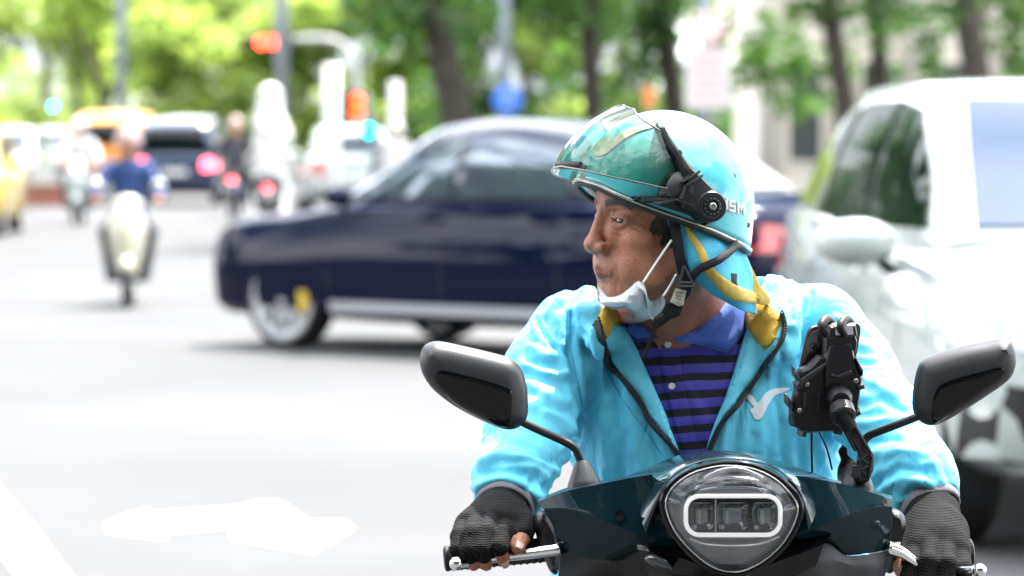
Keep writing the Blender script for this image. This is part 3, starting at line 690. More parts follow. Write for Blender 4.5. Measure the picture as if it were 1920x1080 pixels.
def pair(px, D, rz, pm, hm, tc_, hc, lab_s, lab_p, tr=dkc, sc=1.):
    l = (X(px, D), D, 0); s_ = far_scooter(pm, hm, lab_s, l, rz); s_.scale = (sc,)*3; far_rider(l, rz, tc_, hc, tr, lab_p, sc)
pair(241, 32, R(4), cream, headw, nav, pk, 'cream scooter riding towards the camera on the open road', 'rider in a navy jacket and pale pink helmet on the cream scooter', sc=.86)
pair(150, 60, 0, whitep, headw, whc, whh, 'white scooter left of the cream one under the orange van', 'rider all in white beside the orange van', sc=.95)
pair(442, 64, R(178), bluep, headw, dkc, pk, 'scooter with a red tail lamp right of the dark van', 'rider in a dark jacket seen from behind by the dark van', sc=.97)
pair(503, 58, R(182), mat('grey_scooter_paint', (.12, .12, .13), .3, coat=.6), headw, whc, whh, 'grey scooter under the white utility pillar with its tail lamp lit', 'rider in a white shirt seen from behind below the utility pillar', sc=.9)
pair(742, 56, R(180), dkc, headw, whc, whh, 'black scooter just past the bonnet of the navy saloon', 'white helmeted rider just past the windscreen of the navy saloon', sc=.92)
# ------------------------------------------------ street furniture
galv = mat('galvanised', (.20, .24, .27), .5, .4, var=.1, vs_=3); whp = mat('white_post_paint', (.72, .72, .70), .5, var=.04, vs_=2)
def post(name, px, D, ztop, r, m_, label, cat_, z0=0, group=None):
    ro = empty(name, (X(px, D), D, 0), label=label, cat=cat_, group=group)
    MB().tube([(0, 0, -.1), (0, 0, ztop)], [r*1.05, r], 16).build('pole', m_, ro, True); MB().lathe([(r*1.9, 0), (r*1.9, .05), (r*1.2, .12)], (0, 0, 0), (0, 0, 1), 16).build('base', m_, ro)
    return ro
p = empty('utility_pillar', (X(507, 62), 62, 0), label='white rounded utility pillar standing behind the grey scooter', cat='pillar')
MB().lathe([(.30, -.1), (.30, .05), (.27, .1), (.27, 1.55), (.29, 1.6), (.20, 1.72), (.19, 1.98), (.17, 2.1), (.08, 2.18), (.001, 2.2)], (0, 0, 0), (0, 0, 1), 20).build('cabinet', whp, p); MB().ball((.20, -.02, 1.35), (.16, .16, .22), 14, 10).build('side_box', whp, p, True)
MB().box((-.02, -.275, .9), (.3, .02, 1.0)).build('access_door', mat('pale_door', (.6, .6, .6), .5), p)
post('bollard_post', 622, 64, 2.55, .13, whp, 'tall white post left of the red pedestrian signal', 'post')
post('bollard_post', 741, 66, 2.3, .10, mat('pale_post_paint', (.5, .52, .50), .5), 'pale grey post right of the red pedestrian signal', 'post')
post('lamp_post', 528, 92, 9, .16, galv, 'grey lamp post rising behind the white utility pillar', 'lamp post'); post('lamp_post', 228, 100, 9, .13, galv, 'thin far lamp post behind the orange van', 'lamp post'); post('lamp_post', 145, 120, 9, .12, galv, 'farthest lamp post at the left near the white building', 'lamp post')
bp_ = post('sign_post', 945, 84, 7, .13, galv, 'grey pole with a round blue sign above the navy saloon', 'road sign')
MB().lathe([(.30, -.01), (.32, 0), (.30, .012)], (.08, -.16, 1.45+58*84/7200), (0, -1, 0), 32).build('sign_disc', mat('sign_blue', (.02, .14, .62), .4), bp_)
MB().lathe([(.31, .010), (.325, .016), (.31, .018), (.295, .016)], (.08, -.16, 1.45+58*84/7200), (0, -1, 0), 32, caps=False).build('sign_rim', mat('sign_rim_blue', (.15, .32, .8), .4), bp_)
zc = 1.45+58*84/7200
MB().box((.03, -.178, zc), (.05, .01, .30)).box((.13, -.178, zc), (.05, .01, .30)).build('sign_symbol', mat('sign_pale', (.35, .5, .8), .5), bp_)
D = 47; sp2 = post('sign_post', 1320, D, 4.6, .07, galv, 'pole with a round pinkish sign over a white rectangular board', 'road sign'); zc = 1.45+193*D/7200
MB().lathe([(.195, -.01), (.205, 0), (.195, .012)], (.04, -.10, zc), (0, -1, 0), 28).build('sign_disc', mat('sign_pinkish', (.62, .42, .40), .5), sp2); MB().lathe([(.001, .013), (.14, .013), (.14, .016), (.001, .016)], (.04, -.10, zc), (0, -1, 0), 28, caps=False).build('sign_face', mat('sign_white', (.46, .44, .45), .5), sp2)
MB().box((.04, -.09, zc-.62), (.54, .02, .74)).build('sign_board', mat('sign_white', (.46, .44, .45), .5), sp2)
for k in range(5): MB().box((.04, -.103, zc-.36-.13*k), (.40-.04*(k % 2), .006, .04)).build('text_row', mat('sign_text_red', (.55, .30, .28), .6), sp2)
os_ = empty('orange_panel', (X(1217, 64), 64, 0), label='small orange panel on a thin stake above the saloon roof', cat='sign'); MB().tube([(0, 0, -.1), (0, 0, 1.8)], .03, 8).build('stake', galv, os_); MB().box((0, -.04, 2.02), (.20, .02, .36)).build('panel', mat('orange_panel', (.6, .2, .06), .6), os_)
# traffic signals
blkbox = mat('signal_black', (.012, .014, .014), .5)
def head_(ro, c, n, hor, lit, m_, off=mat('unlit_lens', (.02, .02, .02), .3), k_=1.):
    c = Vector(c); d_ = Vector((1, 0, 0)) if hor else Vector((0, 0, -1)); sz = (.34*n+.08, .22, .38) if hor else (.38, .22, .34*n+.08); sz = tuple(v*k_ for v in sz)
    o = bevel(MB().box(c, sz).build('signal_housing', blkbox, ro, False), .03)
    for k in range(n):
        q = c+d_*(.34*k_*(k-(n-1)/2))+Vector((0, -.115*k_, 0)); MB().lathe([(.125*k_, 0), (.12*k_, .02), (.08*k_, .04), (.001, .045)], q, (0, -1, 0), 18).build('signal_lens', m_ if k in lit else off, o, True)
        MB().lathe([(.15*k_, .0), (.15*k_, .12*k_)], q, (0, -1, 0), 18, caps=False).build('visor_hood', blkbox, o, True)
D = 108; ts = empty('traffic_signal', (X(668, D), D, 0), label='traffic signal on a curved pale mast arm showing red over the road', cat='traffic light'); zt_ = 1.45+165*D/7200
xo = X(503, D)-X(668, D)
MB().tube([(0, 0, -.1), (0, 0, zt_-1.0), (-.12, 0, zt_-.35), (-.5, 0, zt_), (-1.1, 0, zt_+.12), (xo+.3, 0, zt_+.05)], [.13, .12, .11, .11, .10, .08], 12, 4).build('mast', mat('pale_mast', (.42, .43, .40), .5), ts, True)
head_(ts, (xo, -.05, zt_), 4, True, (1, 2), lamp('signal_red', (1, .04, .02), 9))
D = 104; t2 = post('traffic_signal', 686, D, 2.5, .06, galv, 'pedestrian signal with glowing red and orange lamps beside the pole', 'traffic light')
head_(t2, (X(671, D)-X(686, D), -.05, 1.45+46*D/7200), 2, False, (0, 1), lamp('signal_amber', (1, .05, .01), 6))
D = 56; t3 = post('traffic_signal', 700, D, 1.5, .05, galv, 'low signal with a glowing teal lamp under the red pedestrian signal', 'traffic light')
head_(t3, (X(693, D)-X(700, D), -.05, 1.45+0*D/7200), 1, False, (0,), lamp('signal_teal', (.0, .75, .62), 5), k_=.6)
D = 140; t4 = post('traffic_signal', 92, D, 2.9, .07, galv, 'far signal with a glowing cyan lamp among the trees at the left', 'traffic light')
head_(t4, (X(100, D)-X(92, D), -.05, 1.45+45*D/7200), 1, False, (0,), lamp('signal_cyan', (.05, .8, .9), 14))
pl = empty('planter_wall', (X(75, 74), 74, 0), label='low red brown planter wall beyond the open road at the left', cat='wall')
MB().box((0, 0, .2), (1.3, .5, .44)).build('wall_base', mat('brick_red_brown', (.26, .10, .07), .85, var=.25, vs_=6), pl); MB().box((0, 0, .45), (1.36, .56, .06)).build('coping', mat('coping_pale', (.45, .4, .36), .8), pl)
# ------------------------------------------------ trees
def PB(px, py, D, rx, rz, ry=None): # blob in pixel frame relative to the road, radii in metres
    return (np.array(W(px, py, D)), (rx, ry or rx, rz))
def near_tree(px, D, tr, lean, blobs, leafm, n, label, seed, h=9, base=4.2, r=3.2, forks=3):
    bx = X(px, D); rng = np.random.default_rng(seed)
    bl = [(b[0]-np.array([bx, D, 0]), b[1]) for b in blobs]
    for _ in range(10):
        a = rng.uniform(0, 6.28); q = rng.uniform(.2, .9)*r; bl.append((np.array((math.cos(a)*q, math.sin(a)*q, base+rng.uniform(.4, h-base))), (r*.36, r*.36, r*.24)))
    return tree(bx, D, h, r, tr, base, n, leafm, .13, leafm, bark, label, 'trees along the far pavement', seed, lean, bl, forks)
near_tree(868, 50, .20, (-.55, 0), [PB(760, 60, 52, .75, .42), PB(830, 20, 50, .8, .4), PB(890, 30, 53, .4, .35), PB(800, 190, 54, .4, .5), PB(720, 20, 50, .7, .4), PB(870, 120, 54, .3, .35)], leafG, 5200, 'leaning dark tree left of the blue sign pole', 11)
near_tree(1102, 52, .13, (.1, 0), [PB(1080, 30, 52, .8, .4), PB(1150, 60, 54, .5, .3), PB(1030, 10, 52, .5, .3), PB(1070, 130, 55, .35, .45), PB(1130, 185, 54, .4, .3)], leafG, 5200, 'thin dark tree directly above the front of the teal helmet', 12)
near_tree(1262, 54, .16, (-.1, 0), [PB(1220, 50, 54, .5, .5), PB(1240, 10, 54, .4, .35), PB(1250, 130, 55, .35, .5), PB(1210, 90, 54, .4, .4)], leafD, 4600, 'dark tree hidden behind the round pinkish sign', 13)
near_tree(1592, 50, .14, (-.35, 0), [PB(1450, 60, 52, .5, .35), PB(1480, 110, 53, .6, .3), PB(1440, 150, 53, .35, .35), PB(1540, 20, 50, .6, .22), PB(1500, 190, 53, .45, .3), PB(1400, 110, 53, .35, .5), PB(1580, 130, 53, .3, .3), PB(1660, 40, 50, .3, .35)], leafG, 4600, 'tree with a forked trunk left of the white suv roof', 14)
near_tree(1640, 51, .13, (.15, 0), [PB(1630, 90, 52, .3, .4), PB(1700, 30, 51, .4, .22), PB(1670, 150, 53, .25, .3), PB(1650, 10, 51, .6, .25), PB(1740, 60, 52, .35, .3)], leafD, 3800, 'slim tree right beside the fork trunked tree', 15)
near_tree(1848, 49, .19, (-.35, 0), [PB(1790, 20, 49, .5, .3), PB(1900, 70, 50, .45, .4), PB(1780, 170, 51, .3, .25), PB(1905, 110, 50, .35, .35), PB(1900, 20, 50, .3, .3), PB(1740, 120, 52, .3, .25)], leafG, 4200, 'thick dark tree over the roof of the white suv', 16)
rngT = np.random.default_rng(5)
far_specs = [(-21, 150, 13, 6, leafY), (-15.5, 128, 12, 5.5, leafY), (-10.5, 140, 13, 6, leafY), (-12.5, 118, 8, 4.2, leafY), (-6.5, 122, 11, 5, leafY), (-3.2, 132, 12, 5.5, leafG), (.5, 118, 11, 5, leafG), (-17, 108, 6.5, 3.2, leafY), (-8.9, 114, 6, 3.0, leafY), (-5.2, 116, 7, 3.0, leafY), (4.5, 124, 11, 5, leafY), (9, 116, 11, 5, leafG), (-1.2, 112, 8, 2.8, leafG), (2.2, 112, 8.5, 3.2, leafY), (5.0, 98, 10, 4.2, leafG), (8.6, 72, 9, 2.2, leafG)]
for i, (x, y, h, r, lm) in enumerate(far_specs):
    place = ['behind the white building corner', 'above the leftmost cars', 'behind the cyan signal', 'behind the planter wall', 'above the dark van', 'behind the curved mast', 'left of the blue sign pole', 'behind the orange van roof', 'between the orange van and dark van', 'behind the white utility pillar', 'behind the blue sign pole', 'behind the helmet', 'behind the pale grey post', 'between blue sign and helmet', 'behind the pinkish sign', 'against the stone building'][i]
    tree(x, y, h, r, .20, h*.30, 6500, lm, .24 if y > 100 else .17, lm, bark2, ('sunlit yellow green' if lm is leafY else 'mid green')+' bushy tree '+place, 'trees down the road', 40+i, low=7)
# unseen trees behind the viewer, placed to darken reflections and shade the road
for i, (x, y, h, r) in enumerate([(-12, -8, 12, 6), (-5, -9, 12, 6), (-.5, -17, 12, 6), (5, -8, 13, 6.5), (12, -9, 12, 6), (-17, 2, 11, 5), (15, 3, 11, 4.5)]):
    tree(x, y, h, r, .22, 3.2, 8200, leafD, .36, leafD, bark, ['tree on the far left behind the viewer', 'second tree behind the viewer from the left', 'tree straight behind the viewer', 'tree behind the viewer to the right', 'tree at the far right behind the viewer', 'tree beside the viewer on the left pavement', 'tree beside the viewer on the right pavement'][i], 'unseen trees behind the viewer', 80+i, low=5)
for i, (x, y, h, r) in enumerate([(-14, 20, 12, 5), (-14, 31, 13, 5), (-14.5, 42, 12, 5), (-15.5, 54, 12, 5), (-16.5, 65, 13, 5), (-18, 77, 14, 5), (-19, 90, 14, 5)]):  # unseen row added so the suv windows reflect dark foliage
    tree(x, y, h, r, .24, 3.0, 4200, leafD, .34, leafD, bark, ['first', 'second', 'third', 'fourth', 'fifth', 'sixth', 'last'][i]+' of the unseen trees added at the left for dark reflections', 'unseen trees added at the left', 120+i, low=6)
# ------------------------------------------------ buildings
def building(name, x0, x1, y, h, dep, wallm, glassm_, floors, bays, label, col=None, frame=None, z0=.0, wfrac=.55):
    ro = empty(name, ((x0+x1)/2, y, 0), label=label, cat='building'); w = x1-x0
    MB().box((0, dep/2, h/2), (w, dep, h)).build('wall', wallm, ro, False)
    MB().box((0, dep/2, h+.15), (w+.5, dep+.5, .3)).build('roof', wallm, ro, False)
    fh = h/floors; bw = w/bays; me = None; mef = None
    for f in range(floors):
        for b in range(bays):
            c = (-w/2+bw*(b+.5), -.02, fh*(f+.52)+z0); 
            if me is None:
                fr = MB().box((0, 0, 0), (bw*wfrac+.2, .12, fh*.62)).build('window', frame or wallm, ro, False); pn = MB().box((0, -.05, 0), (bw*wfrac, .06, fh*.56)).build('pane', glassm_, fr, False); me, mep = fr.data, pn.data; fr.location = c
            else:
                fr = bpy.data.objects.new('window', me); COL.objects.link(fr); fr.parent = ro; fr.location = c; pn = bpy.data.objects.new('pane', mep); COL.objects.link(pn); pn.parent = fr
    if col:
        m0 = None
        for b in range(bays+1):
            c = (-w/2+bw*b, -.35, h/2)
            if m0 is None: o = MB().tube([(0, 0, -h/2), (0, 0, h/2)], col, 14).build('column', wallm, ro, True); m0 = o.data
            else: o = bpy.data.objects.new('column', m0); COL.objects.link(o); o.parent = ro
            o.location = c
    return ro
creamw = mat('cream_stone', (.72, .66, .58), .85, var=.10, vs_=.6); whw = mat('white_render', (.62, .63, .62), .8, var=.05, vs_=.3); greyg = mat('building_glass', (.05, .06, .06), .2, coat=.4)
building('stone_building', 5.2, 26, 78, 14, 12, creamw, greyg, 4, 14, 'cream stone building with columns behind the trees at the right', .22, wfrac=.42)
building('office_building', -48, -19.5, 185, 30, 20, whw, greyg, 8, 10, 'white building at the upper left beyond the trees', wfrac=.3, frame=whw)
building('office_building', -18, 8, 230, 26, 20, mat('pale_render', (.5, .52, .52), .8), greyg, 7, 9, 'pale building far behind the middle trees', wfrac=.35)
building('office_building', -45, 45, -42, 32, 14, mat('grey_render', (.12, .12, .115), .8, var=.1, vs_=.3), greyg, 6, 16, 'unseen grey block added behind the viewer to hide the low sky')  # unseen block added as an occluder, darkening reflections and front light
# ================================================================= SCOOTER OF THE RIDER
SCO = empty('motor_scooter', (.29, 5.3, 0), world=True, label='glossy dark teal motor scooter with wide mirrors ridden by the man in cyan', cat='scooter')
SX = .29
def scuff(t, b, tc):
    n = t.nodes.new('ShaderNodeTexNoise'); n.inputs['Scale'].default_value = 55; n.inputs['Detail'].default_value = 10; n.inputs['Roughness'].default_value = .75
    r = t.nodes.new('ShaderNodeMapRange'); r.inputs[1].default_value = .52; r.inputs[2].default_value = .72; r.inputs[3].default_value = .012; r.inputs[4].default_value = .16
    t.links.new(tc.outputs['Object'], n.inputs['Vector']); t.links.new(n.outputs['Fac'], r.inputs[0]); t.links.new(r.outputs[0], b.inputs['Coat Roughness'])
def gloss(name, c, flake=0.): return mat(name, c, .3, metal=.0, coat=.40, coatr=.012, spec=.05, var=.15, vs_=400, fn=scuff)
teal = gloss('dark_teal_paint', (.003, .014, .019)); pblk = mat('gloss_black_plastic', (.002, .002, .003), .10, spec=.3)
sblk = mat('satin_black_plastic', (.006, .0065, .0075), .34, spec=.4, var=.15, vs_=30, bump=.12, bs=900); gpl = mat('grey_plastic', (.03, .031, .034), .5, spec=.3, bump=.2, bs=700)
chrome = mat('chrome', (.75, .75, .74), .14, 1.0); alu = mat('brushed_alu', (.5, .5, .5), .3, 1.0)
def wl(rows, name, m, parent, nu=30, nv=6, th=.004, sm=False):
    Vv, Fv = loft([[W(*p) for p in r] for r in rows], nu, nv, sm); o = mk(name, Vv, Fv, m, parent, 'auto'); solidify(o, th, 1 if False else -1); return o
def wl2(rows, name, m, parent, nu=30, nv=6, th=.004, sm=False):
    Vv, Fv = loft([[W(*p) for p in r] for r in rows], nu, nv, sm); Vb = Vv+np.array([0, th, 0]); n = len(Vv)
    F2 = [tuple(i+n for i in f[::-1]) for f in Fv]; c = nu; r = n//c; br = list(range(c))+[c*(i+1)-1 for i in range(1, r)]+list(range(n-2, n-c-1, -1))+[c*i for i in range(r-2, 0, -1)]
    S_ = [(br[(i+1) % len(br)], br[i], br[i]+n, br[(i+1) % len(br)]+n) for i in range(len(br))]
    return recalc(mk(name, np.vstack([Vv, Vb]), Fv+F2+S_, m, parent, 'auto'))
# handlebar cover: left wing, right wing, centre
wl2([[(1012, 936, 5.12), (1060, 916, 5.13), (1120, 903, 5.13), (1178, 893, 5.13), (1215, 882, 5.13)],
     [(1008, 941, 5.078), (1062, 921, 5.056), (1124, 908, 5.036), (1180, 897, 5.022), (1222, 890, 5.014)],
     [(1020, 956, 5.07), (1072, 958, 5.045), (1130, 975, 5.02), (1190, 1000, 5.005), (1262, 1010, 5.0)],
     [(1036, 985, 5.072), (1080, 990, 5.05), (1130, 1006, 5.03), (1190, 1025, 5.015), (1262, 1030, 5.01)],
     [(1052, 1040, 5.085), (1085, 1043, 5.06), (1132, 1048, 5.045), (1166, 1046, 5.04), (1198, 1026, 5.03)]], 'handlebar_cover', teal, SCO, 34, 5, .005)
wl2([[(1478, 884, 5.13), (1530, 893, 5.13), (1580, 903, 5.13), (1630, 917, 5.13), (1672, 930, 5.12)],
     [(1476, 890, 5.014), (1528, 898, 5.022), (1580, 908, 5.036), (1630, 922, 5.056), (1674, 937, 5.078)],
     [(1490, 1004, 5.0), (1540, 985, 5.005), (1590, 966, 5.02), (1632, 950, 5.045), (1673, 950, 5.07)],
     [(1496, 1012, 5.005), (1545, 996, 5.012), (1592, 980, 5.027), (1636, 968, 5.05), (1672, 966, 5.072)],
     [(1530, 1010, 5.03), (1552, 1020, 5.04), (1582, 1040, 5.045), (1625, 1038, 5.06), (1666, 1030, 5.085)]], 'handlebar_cover', teal, SCO, 34, 5, .005)
# arch over the headlamp: tight highlight band
A_ = [(1178, 893), (1210, 880), (1262, 858), (1310, 848), (1360, 845), (1410, 850), (1462, 866), (1520, 886), (1560, 899)]
B_ = [(1210, 1000), (1236, 935), (1262, 893), (1310, 868), (1365, 860), (1420, 866), (1468, 890), (1502, 930), (1516, 995)]
Cc = cat(A_, 4); Bc = resample(cat(B_, 4), len(Cc)); rows = []
for t_, y_, bu in ((0, 5.135, 0), (.02, 5.10, -1), (.25, 5.045, -3), (.55, 5.0, -3), (.85, 4.975, -1), (1.0, 4.972, 0)):
    rows.append([(a[0]*(1-t_)+b[0]*t_, a[1]*(1-t_)+b[1]*t_+bu, y_+.02*abs(i/(len(Cc)-1)-.5)*2) for i, (a, b) in enumerate(zip(Cc, Bc))])
wl2(rows, 'headlamp_cowl', mat('dark_teal_paint_arch', (.003, .013, .018), .25, coat=.8, coatr=.012, spec=.1), SCO, 48, 4, .006, True)
# dark piece behind and below the lamp
wl2([[(1190, 1000, 5.02), (1260, 1000, 5.03), (1375, 1000, 5.03), (1500, 1000, 5.03), (1560, 1000, 5.02)],
     [(1195, 1030, 5.01), (1270, 1045, 4.99), (1375, 1075, 4.975), (1480, 1045, 4.99), (1545, 1020, 5.0)],
     [(1215, 1075, 5.03), (1290, 1085, 5.0), (1375, 1095, 4.985), (1460, 1085, 5.0), (1530, 1060, 5.01)],
     [(1230, 1110, 5.05), (1300, 1110, 5.03), (1375, 1115, 5.02), (1460, 1110, 5.03), (1530, 1105, 5.05)]], 'lower_cover', pblk, SCO, 30, 5, .01)
wl2([[(1052, 1036, 5.10), (1110, 1044, 5.07), (1166, 1042, 5.05), (1200, 1028, 5.03), (1260, 1020, 5.02), (1300, 1040, 5.01)],
     [(1050, 1058, 5.10), (1110, 1058, 5.07), (1185, 1050, 5.04), (1250, 1048, 5.02), (1310, 1070, 5.01)],
     [(1046, 1085, 5.10), (1110, 1078, 5.07), (1160, 1074, 5.06), (1240, 1085, 5.04), (1330, 1110, 5.03)],
     [(1040, 1130, 5.10), (1160, 1120, 5.08), (1240, 1130, 5.06), (1340, 1140, 5.04)]], 'inner_panel', sblk, SCO, 24, 5, .01)
wl2([[(1440, 1075, 5.0), (1500, 1040, 5.01), (1548, 1018, 5.03), (1585, 1042, 5.04), (1625, 1041, 5.055), (1668, 1034, 5.08)],
     [(1455, 1100, 5.01), (1520, 1065, 5.01), (1556, 1050, 5.02), (1600, 1060, 5.04), (1640, 1060, 5.055), (1664, 1058, 5.08)],
     [(1470, 1140, 5.03), (1540, 1120, 5.02), (1580, 1110, 5.04), (1610, 1110, 5.05), (1640, 1110, 5.06), (1655, 1100, 5.08)]], 'inner_panel', gpl, SCO, 24, 5, .01)
patch('indicator_lens', cat([(1208, 1048), (1224, 1040), (1250, 1052), (1262, 1066), (1252, 1070), (1226, 1062)], 3, True), flat_at(4.985), mat('smoke_lens', (.04, .04, .045), .1, coat=.8), SCO, .006, .012, .02, 5)
patch('cowl_screw', cat([(1153, 966), (1157, 958), (1166, 958), (1170, 967), (1165, 976), (1157, 975)], 2, True), flat_at(5.008), pblk, SCO, .0015, .002, .01, 4)
# headlamp
LO = cat([(1243, 940), (1256, 912), (1290, 886), (1330, 873), (1366, 869), (1410, 874), (1452, 892), (1482, 918), (1500, 945), (1497, 975), (1476, 1015), (1444, 1048), (1405, 1071), (1372, 1077), (1336, 1068), (1300, 1042), (1266, 1005), (1248, 970)], 4, True)
cen = np.array([1372, 968.])
def sc_(P, k, dy=0): return (np.asarray(P)-cen)*k+cen+np.array([0, dy])
HLm = empty('headlamp', (0, 0, 0)); HLm.parent = SCO
# housing bowl
bowl = patch('reflector_bowl', sc_(LO, .985), flat_at(4.975), mat('lamp_bowl', (.26, .27, .28), .24, .9), HLm, 0, .03, .012, 8, prof=lambda P, d: -.030*np.clip(d/.03, 0, 1)**.6)
mb = MB(); mb.tube([W(p[0], p[1], 4.962) for p in np.vstack([LO, LO[:1]])], .0048, 8, caps=False); mb.build('bezel', pblk, HLm, True)
mb = MB(); mb.tube([W(p[0], p[1], 4.957) for p in np.vstack([sc_(LO, .96), sc_(LO, .96)[:1]])], .0009, 8, caps=False); mb.build('bezel_ring', chrome, HLm, True)
silver = mat('lamp_silver', (.55, .56, .58), .18, .9)
for k in range(5):
    w = 70-8*k; y0 = 918-9*k
    pts = cat([(1375-w-18, y0+22-2*k), (1375-w, y0+5), (1375-w*.5, y0-2), (1375, y0-4), (1375+w*.5, y0-2), (1375+w, y0+5), (1375+w+18, y0+22-2*k)], 4)
    MB().tube([W(p[0], p[1], 4.972-.004*k) for p in pts], .0022, 8).build('reflector_step', silver if k % 2 == 0 else mat('lamp_dark_step', (.06, .06, .065), .2, .7), HLm, True)
def rrect(x0, y0, x1, y1, r, sl=.0, n=6):
    o = []
    for cx, cy, a0 in ((x1-r, y0+r, -90), (x1-r, y1-r, 0), (x0+r, y1-r, 90), (x0+r, y0+r, 180)):
        for k in range(n+1): a = R(a0+90*k/n); o.append((cx+r*math.cos(a), cy+r*math.sin(a)))
    return np.array(o)
rr = rrect(1286, 930, 1463, 1003, 26)
drl = MB(); c1 = [W(p[0], p[1], 4.955) for p in np.vstack([rr, rr[:1]])]; drl.tube(c1, .0030, 10, caps=False); drl.build('daytime_light', mat('white_light_guide', (.85, .86, .88), .25, coat=.5, emis=(1, 1, 1), es=.20), HLm, True)  # tube taken as unlit white plastic; faint glow added to brighten it
patch('light_chamber', rrect(1290, 934, 1459, 999, 23), flat_at(4.972), mat('chamber_dark', (.01, .012, .014), .12, .3), HLm, .0, .01, .02, 8)
for x0, x1 in ((1294, 1338), (1345, 1402), (1410, 1456)):
    patch('projector_cell', rrect(x0, 942, x1, 992, 9), flat_at(4.965), mat('cell_chrome', (.32, .34, .36), .1, .95), HLm, 0, .01, .004, 5, prof=lambda P, d: .004-.014*np.clip(d/.014, 0, 1))
    patch('cell_lens', rrect(x0+12, 955, x0+24, 984, 4), flat_at(4.968), mat('cell_lens', (.35, .38, .33), .2, coat=.6), HLm, .006, .006, .004, 4)
MB().tube([W(1341.5, 936, 4.958), W(1341.5, 997, 4.958)], .0012, 6).build('cell_divider', silver, HLm)
MB().tube([W(p[0], p[1], 4.960) for p in cat([(1292, 1010), (1320, 1020), (1372, 1024), (1425, 1020), (1462, 1006)], 5)], .0018, 8).build('reflector_step', silver, HLm, True)
patch('lamp_lens', sc_(LO, .98), flat_at(4.962), clearmat('clear_lens', (.93, .95, .96), .015, 1.45), HLm, .018, .075, -.0005, 8, prof=lambda P, d: .002+.026*(1-(1-np.clip(d/.07, 0, 1))**2.4))
# mirrors -----------------------------------------------------------
def mirror(outline, inset, y0, tilt, stem, boot, label, gl=False):
    r_ = empty('mirror', (0, 0, 0)); r_.parent = SCO; r_['label'] = label
    s = flat_at(y0, tilt=tilt)
    patch('mirror_shell', cat(outline, 4, True), s, mat('mirror_satin_black', (.017, .018, .020), .42, var=.15, vs_=40, bump=.1, bs=1200), r_, .026, .028, .012, 6)
    oo = cat(outline, 4, True); patch('mirror_inset', cat(inset, 4, True), s, pblk, r_, .0, .02, .0, 5, prof=lambda P, d: .0285*np.sqrt(1-(1-np.clip(seg_dist(P, oo)/1380/.028, 0, 1))**2)+.0015*np.clip(d/.003, 0, 1))
    C, Nn = s(np.mean(np.array(outline), 0)[None])
    mbk = patch('mirror_glass', (cat(outline, 4, True)-np.mean(outline, 0))*.93+np.mean(outline, 0), s, chrome, r_, -.0122, .001, .0135, 12)
    MB().tube([W(*p) for p in stem], .0056, 12, 5).build('mirror_stem', sblk, r_, True)
    b = [W(*p) for p in boot]; MB().lathe([(.0085, .034), (.013, .026), (.0215, .006), (.0235, 0), (.0235, -.022), (.012, -.028)], b[0], (b[1]-b[0]), 20).build('stem_boot', sblk, r_)
mirror([(789, 668), (797, 650), (822, 642), (870, 651), (925, 664), (958, 674), (976, 690), (986, 716), (990, 745), (989, 780), (978, 797), (962, 805), (938, 803), (900, 787), (850, 760), (812, 730), (795, 706), (789, 688)],
       [(816, 696), (826, 690), (860, 696), (905, 708), (948, 722), (957, 732), (956, 756), (952, 790), (946, 797), (925, 796), (892, 780), (848, 752), (824, 724), (814, 706)],
       5.10, (890, 720, .00006, .00006), [(974, 789, 5.105), (1010, 806, 5.11), (1050, 824, 5.12), (1075, 838, 5.12), (1084, 852, 5.12), (1090, 872, 5.12), (1094, 890, 5.12)], [(1096, 912, 5.105), (1093, 880, 5.11)], 'mirror on the rider\'s right hand side')
mirror([(1718, 700), (1728, 678), (1750, 666), (1800, 652), (1850, 642), (1885, 636), (1899, 644), (1905, 662), (1904, 688), (1892, 712), (1860, 736), (1820, 762), (1780, 786), (1755, 797), (1735, 796), (1718, 784), (1711, 764), (1712, 735)],
       [(1752, 732), (1764, 716), (1800, 702), (1840, 692), (1872, 684), (1882, 690), (1874, 706), (1850, 722), (1815, 750), (1780, 774), (1758, 790), (1748, 786), (1746, 760)],
       5.10, (1810, 715, -.00006, .00006), [(1726, 779, 5.105), (1690, 793, 5.11), (1650, 808, 5.12), (1628, 818, 5.125), (1618, 834, 5.125), (1614, 860, 5.125), (1612, 892, 5.12)], [(1606, 915, 5.105), (1608, 880, 5.11)], 'mirror on the rider\'s left hand side')
# handlebar, grips, levers
MB().tube([W(1012, 1012, 5.14), W(1150, 985, 5.14), W(1345, 975, 5.16), W(1545, 985, 5.14), W(1672, 1012, 5.14)], .011, 14, 5).build('handlebar', pblk, SCO, True)
def ribgrip(a, b, name='grip'):
    a, b = W(*a), W(*b); ax_ = (b-a); L_ = ax_.length; pr = [(.008, 0), (.0175, .002)]
    n = 16
    for i in range(n): pr += [(.0165, L_*(i+.2)/n), (.0178, L_*(i+.5)/n), (.0165, L_*(i+.8)/n)]
    pr += [(.0175, L_-.002), (.012, L_)]
    MB().lathe(pr, a, ax_, 20).build(name, mat('grip_rubber', (.012, .012, .012), .7), SCO)
ribgrip((1030, 1030, 5.15), (832, 1048, 5.15)); ribgrip((1655, 1050, 5.17), (1826, 1034, 5.17))
def lever(pts, r, ball): 
    o = MB().tube([W(*p) for p in pts], r, 12, 5).build('brake_lever', chrome, SCO, True)
    MB().ball(W(*ball), .0095, 16, 10).build('lever_ball', chrome, o, True)
lever([(1052, 1030, 5.075), (1010, 1036, 5.085), (960, 1042, 5.094), (920, 1048, 5.094), (885, 1054, 5.088), (860, 1057, 5.07)], [.0085, .008, .0068, .006, .0055, .006], (856, 1057, 5.06))
